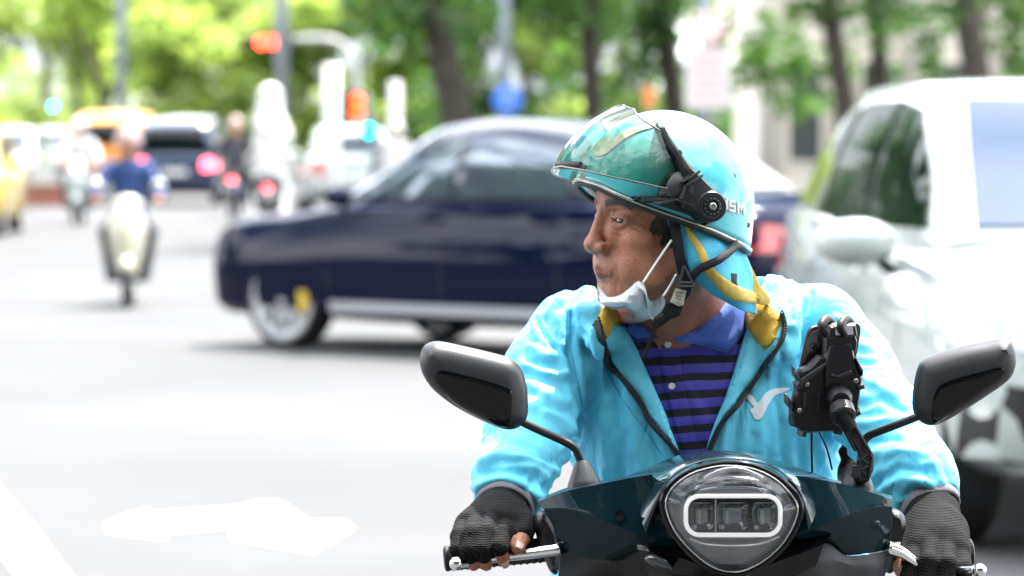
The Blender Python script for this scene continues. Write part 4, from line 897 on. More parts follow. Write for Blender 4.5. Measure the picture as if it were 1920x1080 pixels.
lever([(1664, 1026, 5.075), (1690, 1036, 5.085), (1730, 1062, 5.094), (1780, 1070, 5.094), (1832, 1069, 5.06)], [.0085, .008, .0066, .006, .006], (1837, 1070, 5.05))
MB().tube([W(1660, 1026, 5.10), W(1686, 1030, 5.10)], .010, 14).build('lever_bracket', gpl, SCO)
patch('switch_housing', cat([(1005, 965), (1025, 962), (1045, 990), (1052, 1030), (1046, 1075), (1030, 1070), (1015, 1030), (1004, 1000)], 3, True), flat_at(5.125), sblk, SCO, .02, .02, .03, 7)
patch('switch_housing', cat([(1662, 965), (1690, 960), (1700, 985), (1692, 1010), (1690, 1050), (1672, 1075), (1660, 1060)], 3, True), flat_at(5.125), sblk, SCO, .02, .02, .03, 7)
# phone mount arm and cradle -------------------------------------------
PM = empty('phone_mount', (0, 0, 0)); PM.parent = SCO; PM['label'] = 'black claw phone mount on a jointed arm'
mm_ = mat('mount_black', (.004, .004, .005), .42, spec=.3, bump=.15, bs=800); mg_ = mat('mount_truss', (.016, .017, .018), .5, bump=.1, bs=900, spec=.35)
ar = [(1560, 775), (1582, 764), (1600, 790), (1632, 842), (1637, 852), (1637, 880), (1628, 902), (1604, 905), (1600, 897), (1612, 862), (1606, 845), (1580, 805)]
s_arm = flat_at(5.085); patch('mount_arm', ar, s_arm, mg_, PM, .009, .003, .006, 7)
mb = MB(); zz = [(1573, 779), (1588, 776), (1588, 797), (1602, 797), (1602, 818), (1617, 820), (1618, 842), (1630, 850), (1616, 862), (1632, 872), (1614, 882), (1626, 895)]
for a, b in zip(zz[:-1], zz[1:]): mb.tube([W(a[0], a[1], 5.0755), W(b[0], b[1], 5.0755)], .0016, 6)
for a, b in (((1566, 776), (1604, 846)), ((1583, 768), (1633, 850)), ((1610, 862), (1602, 898)), ((1635, 856), (1628, 898))): mb.tube([W(a[0], a[1], 5.075), W(b[0], b[1], 5.075)], .002, 6)
mb.build('arm_rib', mm_, PM)
patch('arm_foot', cat([(1592, 912), (1600, 898), (1620, 898), (1632, 915), (1624, 922), (1600, 922)], 2, True), flat_at(5.095), mm_, PM, .012, .008, .02, 5)
MB().box(W(1606, 884, 5.07), (.012, .008, .016)).box(W(1600, 890, 5.066), (.006, .012, .006)).build('arm_clamp', mg_, PM)
tl = (1550, 700, .00012, .0001)
s_ph = flat_at(5.12, tilt=tl)
back = patch('cradle_plate', [(1531, 664), (1594, 660), (1606, 690), (1612, 705), (1604, 770), (1596, 792), (1580, 805), (1508, 808), (1482, 795), (1478, 770), (1496, 690), (1512, 684)], s_ph, mm_, PM, .018, .003, .0, 7)
patch('cradle_spine', [(1546, 640), (1590, 636), (1596, 664), (1590, 700), (1584, 760), (1542, 762), (1536, 700), (1540, 664)], s_ph, mm_, PM, .024, .003, .0, 6)
patch('cradle_grip', [(1547, 690), (1562, 694), (1574, 690), (1590, 682), (1592, 698), (1570, 704), (1548, 702)], s_ph, mg_, PM, .027, .003, .0, 5)
patch('cradle_block', [(1541, 626), (1598, 622), (1602, 636), (1600, 654), (1540, 660)], s_ph, mm_, PM, .020, .002, .0, 5)
patch('cradle_bar', [(1550, 608), (1600, 604), (1604, 628), (1546, 632)], s_ph, mg_, PM, .016, .002, .0, 5)
patch('cradle_plate_label', [(1558, 606), (1594, 604), (1596, 624), (1560, 626)], s_ph, mat('clip_silver', (.5, .5, .52), .3, .6), PM, .0168, .001, .0, 5)
for x in (1546, 1582):
    MB().tube([W(x+2, 628, 5.095), W(x-6, 614, 5.09), W(x-2, 602, 5.10), W(x+6, 598, 5.115), W(x+14, 606, 5.135), W(x+16, 616, 5.145)], [.0045, .0055, .006, .006, .0055, .005], 12, 4).build('claw', mm_, PM, True)
for P in ([(1482, 684), (1486, 688), (1496, 706), (1494, 716), (1483, 700)], [(1468, 735), (1473, 737), (1482, 758), (1480, 768), (1468, 752)], [(1598, 716), (1614, 712), (1617, 724), (1600, 730)], [(1590, 768), (1606, 760), (1610, 772), (1594, 780)],
          [(1484, 716), (1500, 700), (1548, 668), (1552, 676), (1506, 712), (1490, 730)], [(1596, 664), (1602, 668), (1614, 690), (1612, 702), (1600, 684)]):
    patch('side_claw', P, s_ph, mg_, PM, .022, .002, -.004, 5)
for c in ((1513, 721), (1605, 714), (1499, 770), (1594, 765)):
    MB().lathe([(.0035, 0), (.0035, .002), (.0022, .003), (.0001, .003)], W(c[0], c[1], 5.098), (0, -1, 0), 10).build('cradle_screw', mat('mount_screw', (.22, .20, .18), .4, .8), PM)
for P in ([(1498, 728), (1508, 728), (1506, 760), (1496, 760)], [(1524, 732), (1532, 732), (1530, 768), (1522, 768)], [(1496, 800), (1510, 800), (1506, 816), (1494, 814)], [(1562, 800), (1576, 798), (1574, 812), (1560, 810)]):
    patch('cradle_rib', P, s_ph, mg_, PM, .021, .002, 0, 5)
MB().lathe([(.017, 0), (.018, .006), (.0145, .016), (.012, .02)], W(1572, 745, 5.10), (.1, -1, -.2), 22).lathe([(.014, .016), (.017, .02), (.017, .036), (.013, .04)], W(1572, 748, 5.10), (.15, -1, -.75), 22).build('ball_joint', mm_, PM)
MB().tube([W(1571, 762, 5.07), W(1582, 780, 5.076), W(1592, 800, 5.082)], .012, 12).build('arm_collar', mm_, PM)
MB().tube([W(1522, 806, 5.13), W(1522, 850, 5.14), W(1523, 895, 5.14)], .0016, 8, 4).tube([W(1534, 806, 5.135), W(1550, 840, 5.17), W(1560, 880, 5.2)], .0014, 8, 4).build('charging_cable', pblk, PM, True)
PH = patch('mobile_phone', cat([(1520, 616), (1538, 610), (1575, 606), (1604, 606), (1613, 616), (1608, 650), (1594, 730), (1584, 786), (1574, 796), (1492, 800), (1480, 790), (1484, 765), (1500, 690), (1512, 636)], 3, True), flat_at(5.135, tilt=tl), mat('phone_brown', (.055, .030, .018), .3, .5, coat=.6), None, .0035, .004, .006, 7)
PH.name = 'mobile_phone'; tag(PH, 'brown backed phone with twin lens camera held in the black claw mount', 'phone')
def offv(o, l):
    me = o.data; l = np.array(l); c = np.zeros(len(me.vertices)*3); me.vertices.foreach_get('co', c); c = c.reshape(-1, 3)-l; me.vertices.foreach_set('co', c.ravel()); o.location = l; WB[o] = Vector(l)
offv(PH, W(1545, 795, 5.135)); sp_ = flat_at(5.1285, tilt=tl)
patch('camera_bump', cat([(1516, 634), (1524, 622), (1537, 620), (1541, 630), (1536, 650), (1526, 662), (1515, 660), (1512, 648)], 3, True), sp_, mat('camera_bump', (.10, .095, .11), .3, .6), PH, .0022, .002, .0, 4)
for c in ((1528, 633), (1524, 650)):
    MB().lathe([(.0056, 0), (.0056, .0042), (.0045, .0045), (.0042, .0035), (.0001, .0035)], W(c[0], c[1], 5.1215), (0, -1, 0), 16).build('camera_lens', mat('camera_glass', (.004, .004, .006), .05, coat=1), PH)
# front shield, fender, wheel, floor, seat (below the frame, for other views)
def rib(sec, name, m, th=.01):  # sec: list of rows of (x,y,z)
    Vv, Fv = loft(sec, 20, 5, True); o = mk(name, Vv, Fv, m, SCO); solidify(o, th, 0); return o
rib([[(SX-.10, 5.02, .80), (SX, 4.97, .80), (SX+.10, 5.02, .80)], [(SX-.20, 5.04, .68), (SX, 4.90, .66), (SX+.20, 5.04, .68)], [(SX-.21, 5.05, .45), (SX, 4.90, .42), (SX+.21, 5.05, .45)], [(SX-.15, 5.08, .26), (SX, 5.0, .26), (SX+.15, 5.08, .26)]], 'front_shield', teal)
MB().tube([(SX, 5.03, .82), (SX, 4.92, .52), (SX, 4.84, .34)], .028, 12).build('steering_column', pblk, SCO)
for s in (-1, 1): MB().tube([(SX+s*.075, 4.93, .56), (SX+s*.075, 4.80, .25)], .016, 10).build('fork_leg', alu, SCO)
wheel(SCO, (SX, 4.78, .235), .235, .10, (1, 0, 0), alu, tyre)
wheel(SCO, (SX, 6.08, .235), .235, .11, (1, 0, 0), alu, tyre)
Vv, Fv = grid(np.array([[(SX+x, 4.78+.26*math.cos(a), .235+.265*math.sin(a)-abs(x)*.25) for x in (-.07, -.05, 0, .05, .07)] for a in np.linspace(R(20), R(170), 14)])); solidify(mk('front_fender', Vv, Fv, teal, SCO), .004, 0)
bevel(MB().box((SX, 5.30, .19), (.34, .46, .03)).build('floorboard', gpl, SCO, False), .008)
V6, Q6 = nets(lambda p: smin(smin(ell(p, (SX, 5.86, .52), (.17, .40, .20)), cap(p, (SX, 5.55, .45), (SX, 5.6, .25), .11), .06), cap(p, (SX, 6.1, .6), (SX, 6.3, .66), .09, .05), .08), axis(SX-.3, SX+.3, .016), axis(5.3, 6.5, .016), axis(.15, .85, .016))
mk('rear_body', V6, Q6, teal, SCO)
V6, Q6 = nets(lambda p: smin(ell(p, (SX, 5.78, .73), (.15, .26, .055)), ell(p, (SX, 6.08, .76), (.13, .24, .055)), .04), axis(SX-.25, SX+.25, .012), axis(5.4, 6.4, .012), axis(.64, .86, .012))
mk('seat', V6, Q6, mat('seat_vinyl', (.012, .012, .013), .5, bump=.3, bs=300), SCO)
o = patch('tail_lamp', rrect(-10, -10, 10, 10, 4), lambda P: (np.stack([SX+P[:, 0]*.005, np.full(len(P), 6.36), .62+P[:, 1]*.003], 1), np.tile(np.array([0, 1., 0]), (len(P), 1))), mat('red_lens', (.5, .01, .01), .15, coat=1), SCO, .006, .01, .02, 5)
# ================================================================= RIDER
CX = .29
RIDER = empty('person', (CX, 5.75, 0), world=True, label='man in cyan open jacket and teal helmet seated on the dark scooter looking sideways', cat='person')
# ---- head frame
PSI = R(66); PP = R(4); HC = np.array(W(1240, 418, 5.42)); HS = .0106
fw = np.array([-math.sin(PSI)*math.cos(PP), -math.cos(PSI)*math.cos(PP), math.sin(PP)])
lf = np.array([math.cos(PSI), -math.sin(PSI), 0.]); up = np.cross(fw, lf); up = up*np.sign(up[2])
HB = np.stack([lf, fw, up], 1)            # columns: near side, forward, up
def hw(x, y, z, s=HS): return HC+HB@np.array([x, y, z])*s
def head_sdf(q):
    """q in head centimetres: x near side, y forward, z up from the eye line"""
    ax = np.stack([np.abs(q[:, 0]), q[:, 1], q[:, 2]], 1)
    d = ell(q, (0, -.8, 3.2), (7.5, 9.3, 8.6))
    d = smin(d, ell(q, (0, 3.2, 3.6), (6.2, 5.4, 5.2)), 2)
    d = smin(d, ell(q, (0, 2.6, -3.6), (5.9, 5.5, 7.6)), 2.0)
    d = smin(d, cap(ax, (5.5, .2, -5.0), (2.0, 5.9, -9.7), 2.05, 1.5), 1.9)
    d = smin(d, ell(q, (0, 6.7, -9.9), (2.3, 1.7, 1.7)), 1.6)
    d = smin(d, ell(ax, (4.3, 5.5, -2.6), (2.3, 2.1, 1.9)), 1.6)
    d = smin(d, ell(ax, (4.6, 4.0, -6.0), (1.7, 2.6, 2.6)), 1.8)
    d = smin(d, cap(ax, (1.0, 8.1, 1.65), (4.7, 6.3, 1.5), .85, .7), 1.2)
    d = smax(d, -ell(ax, (3.2, 9.1, .1), (1.9, 1.7, 1.25)), .9)
    # eyelids and the lens of the open eye
    d = smin(d, ell(ax, (3.15, 6.75, .0), (1.75, 1.5, 1.45)), .35)
    d = smax(d, -ell(ax, (3.25, 8.3, -.12), (1.5, 1.6, .36)), .08)
    d = smin(d, cap(ax, (1.95, 8.15, .62), (4.5, 6.85, .32), .26, .2), .22)      # upper lid fold
    d = smin(d, cap(ax, (2.1, 7.85, -1.35), (4.1, 7.15, -1.5), .36, .3), .45)    # bag
    for e0, e1 in (((5.0, 6.9, .1), (6.1, 5.6, .5)), ((5.0, 6.8, -.35), (6.2, 5.5, -.45)), ((4.9, 6.9, -.8), (5.9, 5.8, -1.4)), ((2.0, 8.5, -1.75), (4.0, 7.7, -2.2)), ((1.0, 9.0, 1.2), (.8, 9.2, 2.4))):
        d = smax(d, -cap(ax, e0, e1, .10, .07), .22)
    d = smin(d, ell(ax, (1.8, 7.75, -1.7), (1.3, 1.1, 1.9)), 1.0)
    # nose
    d = smin(d, cap(q, (0, 8.75, 1.1), (0, 9.75, -3.0), .62, .95), .9)
    d = smin(d, ell(q, (0, 9.85, -3.45), (1.35, 1.15, 1.0)), .7)
    d = smin(d, ell(ax, (1.5, 9.2, -3.85), (.9, 1.05, .78)), .45)
    d = smax(d, -ell(ax, (.8, 9.6, -4.65), (.45, .62, .38)), .2)
    d = smin(d, ell(ax, (4.0, 5.7, -5.8), (1.6, 1.7, 2.1)), 1.6)
    # mouth
    d = smin(d, ell(q, (0, 7.0, -6.3), (3.3, 2.0, 2.2)), 1.4)
    d = smin(d, cap(ax, (0, 8.9, -6.35), (2.6, 7.75, -7.0), .34, .22), .4)
    d = smin(d, cap(ax, (0, 8.65, -7.6), (2.2, 7.7, -7.35), .40, .25), .4)
    d = smax(d, -cap(ax, (0, 9.35, -6.95), (2.9, 7.95, -7.3), .26, .18), .10)
    d = smax(d, -cap(ax, (0, 8.9, -8.75), (1.2, 8.6, -8.6), .5), .7)
    d = smax(d, -cap(ax, (0, 9.3, -5.5), (0, 9.4, -4.9), .2), .35)             # philtrum
    # fold from nose to the mouth corner, hollow of the cheek
    d = smax(d, -cap(ax, (2.35, 9.1, -3.9), (3.7, 8.0, -6.6), .30, .34), .45)
    d = smax(d, -cap(ax, (3.1, 8.3, -7.2), (3.5, 7.9, -8.6), .16), .5)
    d = smax(d, -ell(ax, (7.3, 3.4, -4.9), (1.0, 2.2, 2.4)), 1.4)
    # ear
    e = ell(ax, (7.5, -.7, -1.4), (.75, 1.9, 3.2)); e = smax(e, -ell(ax, (8.4, -.3, -1.2), (.8, 1.0, 1.9)), .3)
    d = smin(d, e, .5)
    return d
def WP(l): return [np.array(W(*p)) for p in l]
# hands: (wrist, palm points, finger chains) in photo pixels and metres of distance
HANDS = {}
def hand_def(fing, thumb, palm):
    return dict(f=[(WP(c), r) for c, r in fing], t=(WP(thumb[0]), thumb[1]), p=[(WP(c), r) for c, r in palm])
HR = hand_def(
    [([(950, 985, 5.15), (944, 1003, 5.095), (936, 1026, 5.07), (944, 1052, 5.09)], (.0125, .0118, .0105, .0085)),
     ([(920, 978, 5.15), (911, 1000, 5.085), (903, 1030, 5.065), (912, 1060, 5.09)], (.0125, .012, .0105, .009)),
     ([(892, 980, 5.15), (884, 1002, 5.085), (878, 1031, 5.07), (888, 1060, 5.09)], (.0125, .0115, .010, .009)),
     ([(868, 986, 5.16), (861, 1006, 5.10), (858, 1030, 5.08), (868, 1053, 5.10)], (.0115, .0105, .009, .008))],
    ([(968, 962, 5.23), (986, 982, 5.16), (983, 1003, 5.11), (971, 1028, 5.085)], (.016, .0135, .0108, .0085)),
    [([(945, 955, 5.26), (930, 985, 5.16)], (.030, .024)), ([(920, 960, 5.23), (880, 985, 5.16)], (.024, .018)), ([(945, 968, 5.2), (955, 985, 5.15)], (.024, .018))])
HL = hand_def(
    [([(1716, 1030, 5.14), (1708, 1056, 5.10), (1704, 1085, 5.09), (1712, 1112, 5.11)], (.0135, .0125, .011, .009)),
     ([(1745, 1026, 5.13), (1742, 1054, 5.09), (1738, 1088, 5.08), (1742, 1120, 5.10)], (.0135, .0128, .011, .009)),
     ([(1774, 1030, 5.135), (1776, 1058, 5.09), (1774, 1090, 5.08), (1774, 1120, 5.10)], (.0135, .0125, .011, .009)),
     ([(1800, 1040, 5.14), (1806, 1067, 5.10), (1804, 1095, 5.09), (1802, 1118, 5.11)], (.0125, .0115, .010, .008))],
    ([(1712, 990, 5.25), (1690, 1015, 5.19), (1682, 1045, 5.13), (1690, 1072, 5.10)], (.017, .0145, .012, .009)),
    [([(1748, 965, 5.27), (1756, 1020, 5.165)], (.036, .031)), ([(1730, 1000, 5.21), (1728, 1030, 5.14)], (.028, .021)), ([(1775, 1000, 5.21), (1792, 1036, 5.145)], (.028, .019))])
def hand_sdf(p, H, g=0., cut=None):
    d = None
    for c, r in H['p']:
        e = chain(p, c, [x+g for x in r], .01); d = e if d is None else smin(d, e, .018)
    for i, (c, r) in enumerate(H['f']):
        n = len(c) if not cut else cut
        c2 = list(c[:n]); r2 = [x+g for x in r[:n]]
        if cut: fr_ = .42 if (i or H is not HR) else -.15; c2.append(c[n-1]+(c[n]-c[n-1])*fr_ if fr_ > 0 else c[n-1]*.98+c[n-2]*.02); r2.append((r[n-1]+r[n])/2+g)
        d = smin(d, chain(p, c2, [x*.93 for x in r2], .003), .0028)
    c, r = H['t']; n = len(c) if not cut else 3
    d = smin(d, chain(p, c[:n], [x+g for x in r[:n]], .004), .010)
    return d
ARM_R = WP([(1070, 622, 5.53), (1030, 700, 5.50), (993, 812, 5.42), (962, 895, 5.32), (945, 955, 5.26)])
ARM_L = WP([(1538, 616, 5.54), (1586, 692, 5.52), (1660, 800, 5.42), (1712, 885, 5.33), (1748, 958, 5.28)])
HIPY, HIPZ = 5.78, .86
def legs_sdf(p, g=0.):
    d = None
    for s in (-1, 1):
        c = [np.array((CX+s*.09, HIPY, HIPZ)), np.array((CX+s*.19, 5.36, .70)), np.array((CX+s*.17, 5.30, .26)), ]
        e = chain(p, c, [.085+g, .062+g, .042+g], .03)
        f = cap(p, (CX+s*.17, 5.31, .235), (CX+s*.19, 5.13, .225), .034, .03)
        e = smin(e, f, .02); d = e if d is None else smin(d, e, .03)
    return d
def body_sdf(p):
    d = ell(p, W(1315, 770, 5.56), (.17, .115, .19))
    d = smin(d, ell(p, (CX, 5.66, .98), (.155, .12, .22)), .06)
    d = smin(d, cap(p, W(1085, 622, 5.55), W(1535, 615, 5.56), .045), .06)
    d = smin(d, cap(p, hw(0, -2.2, -5.5), W(1300, 636, 5.575), .057, .058), .03)
    d = smin(d, cap(p, hw(6.6, -2.2, -4.6), W(1262, 640, 5.475), .012, .011), .022)       # neck tendon
    for A, H in ((ARM_R, HR), (ARM_L, HL)):
        d = smin(d, chain(p, A, [.05, .046, .04, .034, .027], .02), .03)
        near = p[:, 2] < 1.12
        if near.any():
            q = p[near]; d[near] = smin(d[near], hand_sdf(q, H), .012)
    low = p[:, 2] < 1.05
    if low.any(): d[low] = smin(d[low], legs_sdf(p[low]), .03)
    m = np.linalg.norm(p-HC, axis=1) < .30
    if m.any():
        d[m] = smin(d[m], head_sdf((p[m]-HC)@HB/HS)*HS, .014)
    return d
skin = mat('skin', hexc(168, 112, 86), .46, var=.07, vs_=38, bump=.32, bs=330, sub=.05, spec=.45)
def skin_fn(t, b, tc):
    pass
b_ = skin.node_tree.nodes['Principled BSDF']; b_.inputs['Subsurface Radius'].default_value = (1, .35, .2); b_.inputs['Subsurface Scale'].default_value = .006
xs = axis(-.08, .70, .008, [(.08, .27, .0017), (-.085, .04, .004), (.5, .70, .004)])
ys = axis(5.02, 5.98, .008, [(5.25, 5.5, .0018), (5.02, 5.25, .0035)])
zs = axis(.18, 1.62, .011, [(1.265, 1.46, .0017), (.81, .95, .0035)])
V, Q = nets(body_sdf, xs, ys, zs)
# lines of the face (pixels of the photograph, width px, depth mm)
Nb_ = vnormals(V, Q); fx_, fy_ = proj(V); Pf = np.stack([fx_, fy_], 1); hm_ = (np.linalg.norm(V-HC, axis=1) < .2) & ((Nb_@np.array([0, -1, 0])) > .1)
dsp = np.zeros(len(V))
for c, w, h in [([(1137, 472), (1147, 484), (1156, 503), (1163, 524)], 4.2, -1.7), ([(1146, 476), (1158, 500), (1168, 526)], 6, 1.0), ([(1140, 424), (1151, 432), (1166, 433), (1176, 426)], 3.2, -.9), ([(1143, 419), (1155, 426), (1168, 425)], 3.4, .8),
                ([(1142, 434), (1156, 442), (1172, 442)], 3.4, -.7), ([(1180, 412), (1194, 408), (1205, 402)], 3, -.7), ([(1181, 417), (1196, 419), (1208, 420)], 3, -.7), ([(1180, 422), (1194, 430), (1203, 437)], 3, -.6), ([(1150, 518), (1156, 530), (1156, 544)], 3.6, -1.1),
                ([(1118, 512), (1130, 515), (1148, 519)], 2.4, -.9), ([(1200, 520), (1216, 545), (1222, 560)], 6, -.8), ([(1180, 480), (1192, 505), (1196, 530)], 8, -.8), ([(1130, 392), (1131, 402)], 3, -.6), ([(1110, 386), (1135, 379), (1160, 381)], 3, -.5)]:
    dd_ = seg_dist(Pf[hm_], cat(c, 5), False); dsp[hm_] += h*.001*np.exp(-(dd_/w)**2)
dsp[hm_] += .00025*vnoise(V[hm_], 160, 4)
V = V+Nb_*dsp[:, None]
body = mk('body', V, Q, skin, RIDER)
body['label'] = 'tanned skin of the face, neck and fingertips'
# colour zones on the skin (lips, cheek flush, stubble, eye shade) kept as a point attribute
ql = (V-HC)@HB/HS; axl = np.stack([np.abs(ql[:, 0]), ql[:, 1], ql[:, 2]], 1)
lip = np.clip(1-np.minimum(cap(axl, (0, 9.0, -6.45), (2.5, 7.9, -7.0), .42, .2), cap(axl, (0, 8.85, -7.55), (2.2, 7.8, -7.3), .48, .22))/.15, 0, 1)
flush = np.clip(np.exp(-((axl-np.array([3.9, 7.0, -3.0]))**2).sum(1)/5)+np.exp(-((ql-np.array([0, 10.8, -3.6]))**2).sum(1)/2.2), 0, 1)
stub = np.clip(np.exp(-((axl-np.array([1.4, 8.6, -5.5]))**2).sum(1)/2.2)*.25+np.exp(-((axl-np.array([.0, 8.2, -10.2]))**2).sum(1)/6)*.7, 0, 1)
att = body.data.color_attributes.new('zones', 'FLOAT_COLOR', 'POINT')
att.data.foreach_set('color', np.stack([lip, flush, stub, np.ones(len(V))], 1).ravel().astype(np.float32))
t = skin.node_tree; an = t.nodes.new('ShaderNodeAttribute'); an.attribute_name = 'zones'; sp = t.nodes.new('ShaderNodeSeparateColor')
t.links.new(an.outputs['Color'], sp.inputs[0]); prev = [l for l in t.links if l.to_socket == b_.inputs['Base Color']][0].from_socket
for ch, colr, k in ((1, hexc(168, 88, 66), .45), (2, hexc(112, 84, 72), .5), (0, hexc(118, 54, 50), 1.0)):
    mxn = t.nodes.new('ShaderNodeMixRGB'); mxn.inputs[2].default_value = tuple(colr)+(1,); mt = t.nodes.new('ShaderNodeMath'); mt.operation = 'MULTIPLY'; mt.inputs[1].default_value = k
    t.links.new(sp.outputs[ch], mt.inputs[0]); t.links.new(mt.outputs[0], mxn.inputs[0]); t.links.new(prev, mxn.inputs[1]); prev = mxn.outputs[0]
t.links.new(prev, b_.inputs['Base Color'])
BV_BODY = bvh_of(body, RIDER.location)
# eyes
def eye_fn(t, b, tc):
    pass
for s in (1, -1):
    c = hw(s*3.15, 6.76, -.08); r = 1.32*HS
    look = np.array(fw)*.93+np.array(lf)*(.36)+up*(-.03); look /= np.linalg.norm(look)
    o = MB().lathe([(0, -r), (r*.5, -r*.866), (r*.87, -r*.5), (r, 0), (r*.87, r*.5), (r*.62, r*.785), (r*.45, r*.893)], c, look, 24).build('eye', mat('eye_white', (.38, .33, .30), .2, coat=.7), RIDER, True)
    MB().lathe([(r*.46, r*.89), (r*.3, r*.95), (r*.18, r*.985)], c, look, 24).build('iris', mat('iris', (.035, .018, .01), .15, coat=1), o, True)
    MB().lathe([(r*.19, r*.984), (r*.1, r*1.0), (.0001, r*1.003)], c, look, 16).build('pupil', mat('pupil', (.004, .004, .004), .08, coat=1), o, True)
    # lash line along the upper lid
    for sgn, z0, rad in ((1, .30, .00075), (-1, -.40, .0004)):
        pts = []
        for k in range(9):
            x_ = 1.95+2.5*k/8; zc_ = z0*math.sin(math.pi*(.12+.76*k/8))**.6-.1
            h_ = BV_BODY.find_nearest(Vector(hw(s*x_, 8.35-(x_-2)*.5, zc_))); pts.append(h_[0]+h_[1]*.0002)
        MB().tube(pts, [rad*.6]+[rad*1.3]*7+[rad*.6], 6, 3).build('eyelashes', mat('lash', (.012, .009, .008), .7), RIDER, True)
# eyebrows and short hair as many thin strands
hairm = mat('hair', (.035, .028, .024), .55, var=.4, vs_=300)
bvb = bvh_of(body, body.location+RIDER.location)
bodyN = vnormals(V, Q)
def strands(name, roots, length, thick, dirf, m, parent):
    Vv = []; Ff = []
    for (c, nrm) in roots:
        d = Vector(dirf(c, nrm)).normalized(); sd_ = d.cross(nrm).normalized()
        l = length*random.uniform(.7, 1.2); n = len(Vv); p = c
        for i in range(4):
            w = thick*(1-i/3.2); q = p+d*(l*i/3)+nrm*(.0006+.0012*math.sin(i/3*2))
            Vv += [q-sd_*w, q+sd_*w]
        for i in range(3): Ff.append((n+2*i, n+2*i+1, n+2*i+3, n+2*i+2))
    return mk(name, [tuple(v) for v in Vv], Ff, m, parent)
def near_pts(path, spread, n):
    out = []; P_ = cat(path, 6)
    for _ in range(n):
        b = P_[random.randrange(len(P_))]+np.array([random.gauss(0, spread*.35), random.gauss(0, spread*.3), random.gauss(0, spread)])
        h = bvb.find_nearest(Vector(hw(*b)))
        if h[0] is not None: out.append((h[0], h[1]))
    return out
U3, F3, L3 = Vector(up), Vector(fw), Vector(lf)
for s in (1, -1):
    strands('eyebrow', near_pts([(s*1.3, 9, 2.15), (s*3.0, 8.3, 2.45), (s*4.8, 6.8, 1.8)], .20, 620), .0055, .00035, lambda c, n, s=s: L3*s*.8-U3*.2+F3*-.3, hairm, RIDER)
hr = []
Vm = V; sel = (ql[:, 0] > 4.6) & (ql[:, 1] < 3.4-.35*(ql[:, 2]-3)) & (ql[:, 1] > -8) & (ql[:, 2] > -1.2+(ql[:, 1]-2.2)*0+np.where(ql[:, 1] < 1.4, 1.2, 0)-np.where((ql[:, 1] > 1.3) & (ql[:, 1] < 3.0), 1.6, 0)) & (ql[:, 2] < 6)
ids = np.where(sel)[0]; ids = RNG.choice(ids, min(5200, len(ids)), False) if len(ids) else ids
for i in ids: hr.append((Vector(V[i]), Vector(bodyN[i])))
hair = strands('hair', hr, .010, .0005, lambda c, n: -U3*.8-F3*.35, hairm, RIDER)

# ================================================================= jacket
JV = [(1105, 500), (1128, 575), (1160, 610), (1190, 650), (1222, 715), (1250, 780), (1276, 870), (1318, 870), (1345, 790), (1375, 700), (1392, 640), (1410, 590), (1435, 520), (1300, 440)]
JVa = np.array(JV, float)
JAC_R = ([.060, .064, .061, .053, .044], ARM_R); JAC_L = ([.064, .067, .061, .055, .047], ARM_L)
COLL = WP([(1118, 640, 5.43), (1110, 600, 5.46), (1130, 572, 5.54), (1200, 575, 5.66), (1350, 575, 5.69), (1430, 560, 5.63), (1456, 560, 5.53), (1470, 610, 5.46), (1462, 660, 5.43)])
def torso_sdf(p, g=0.):
    d = ell(p, W(1315, 775, 5.57), (.198+g, .150+g, .205))
    d = smin(d, ell(p, (CX+.0, 5.64, .98), (.185+g, .16+g, .24)), .06)
    d = smin(d, cap(p, W(1092, 622, 5.55), W(1510, 616, 5.56), .054+g, .054+g), .07)
    return d
def arm_trim(A, r, p, g=0.):
    d = chain(p, A, [x+g for x in r], .02)
    n = A[-1]-A[-2]; n = n/np.linalg.norm(n)
    return smax(d, ((p-(A[-1]-n*.012))@n), .006)
def jacket_sdf(p):
    d = torso_sdf(p)
    for r, A in (JAC_R, JAC_L): d = smin(d, arm_trim(A, r, p), .022)
    e = None
    d = smin(d, chain(p, COLL, [.02, .024, .026, .024, .024, .028, .03, .026, .02], .01), .02)
    # hem lying over the thighs
    for s in (-1, 1): d = smin(d, cap(p, (CX+s*.09, 5.70, .88), (CX+s*.16, 5.44, .78), .095, .085), .05)
    d = smax(d, .70-p[:, 2], .01)
    # hollow for body and open front
    px, py = proj(p); P2 = np.stack([px, py], 1); m = (p[:, 1] < 5.64)
    sdp = np.full(len(p), 9.)
    if m.any():
        s_ = seg_dist(P2[m], JVa)/1340.; s_ = np.where(inside(P2[m], JVa), -s_, s_); sdp[m] = s_
    sdp = np.maximum(sdp, p[:, 1]-5.62)
    d = smax(d, -sdp, .006)
    return d
xs = axis(-.09, .73, .0036); ys = axis(5.14, 5.86, .0036, ); zs = axis(.68, 1.46, .0036)
Vj, Qj = nets(jacket_sdf, xs, ys, zs)
Vj = vsmooth(Vj, Qj, 2); Nj = vnormals(Vj, Qj)
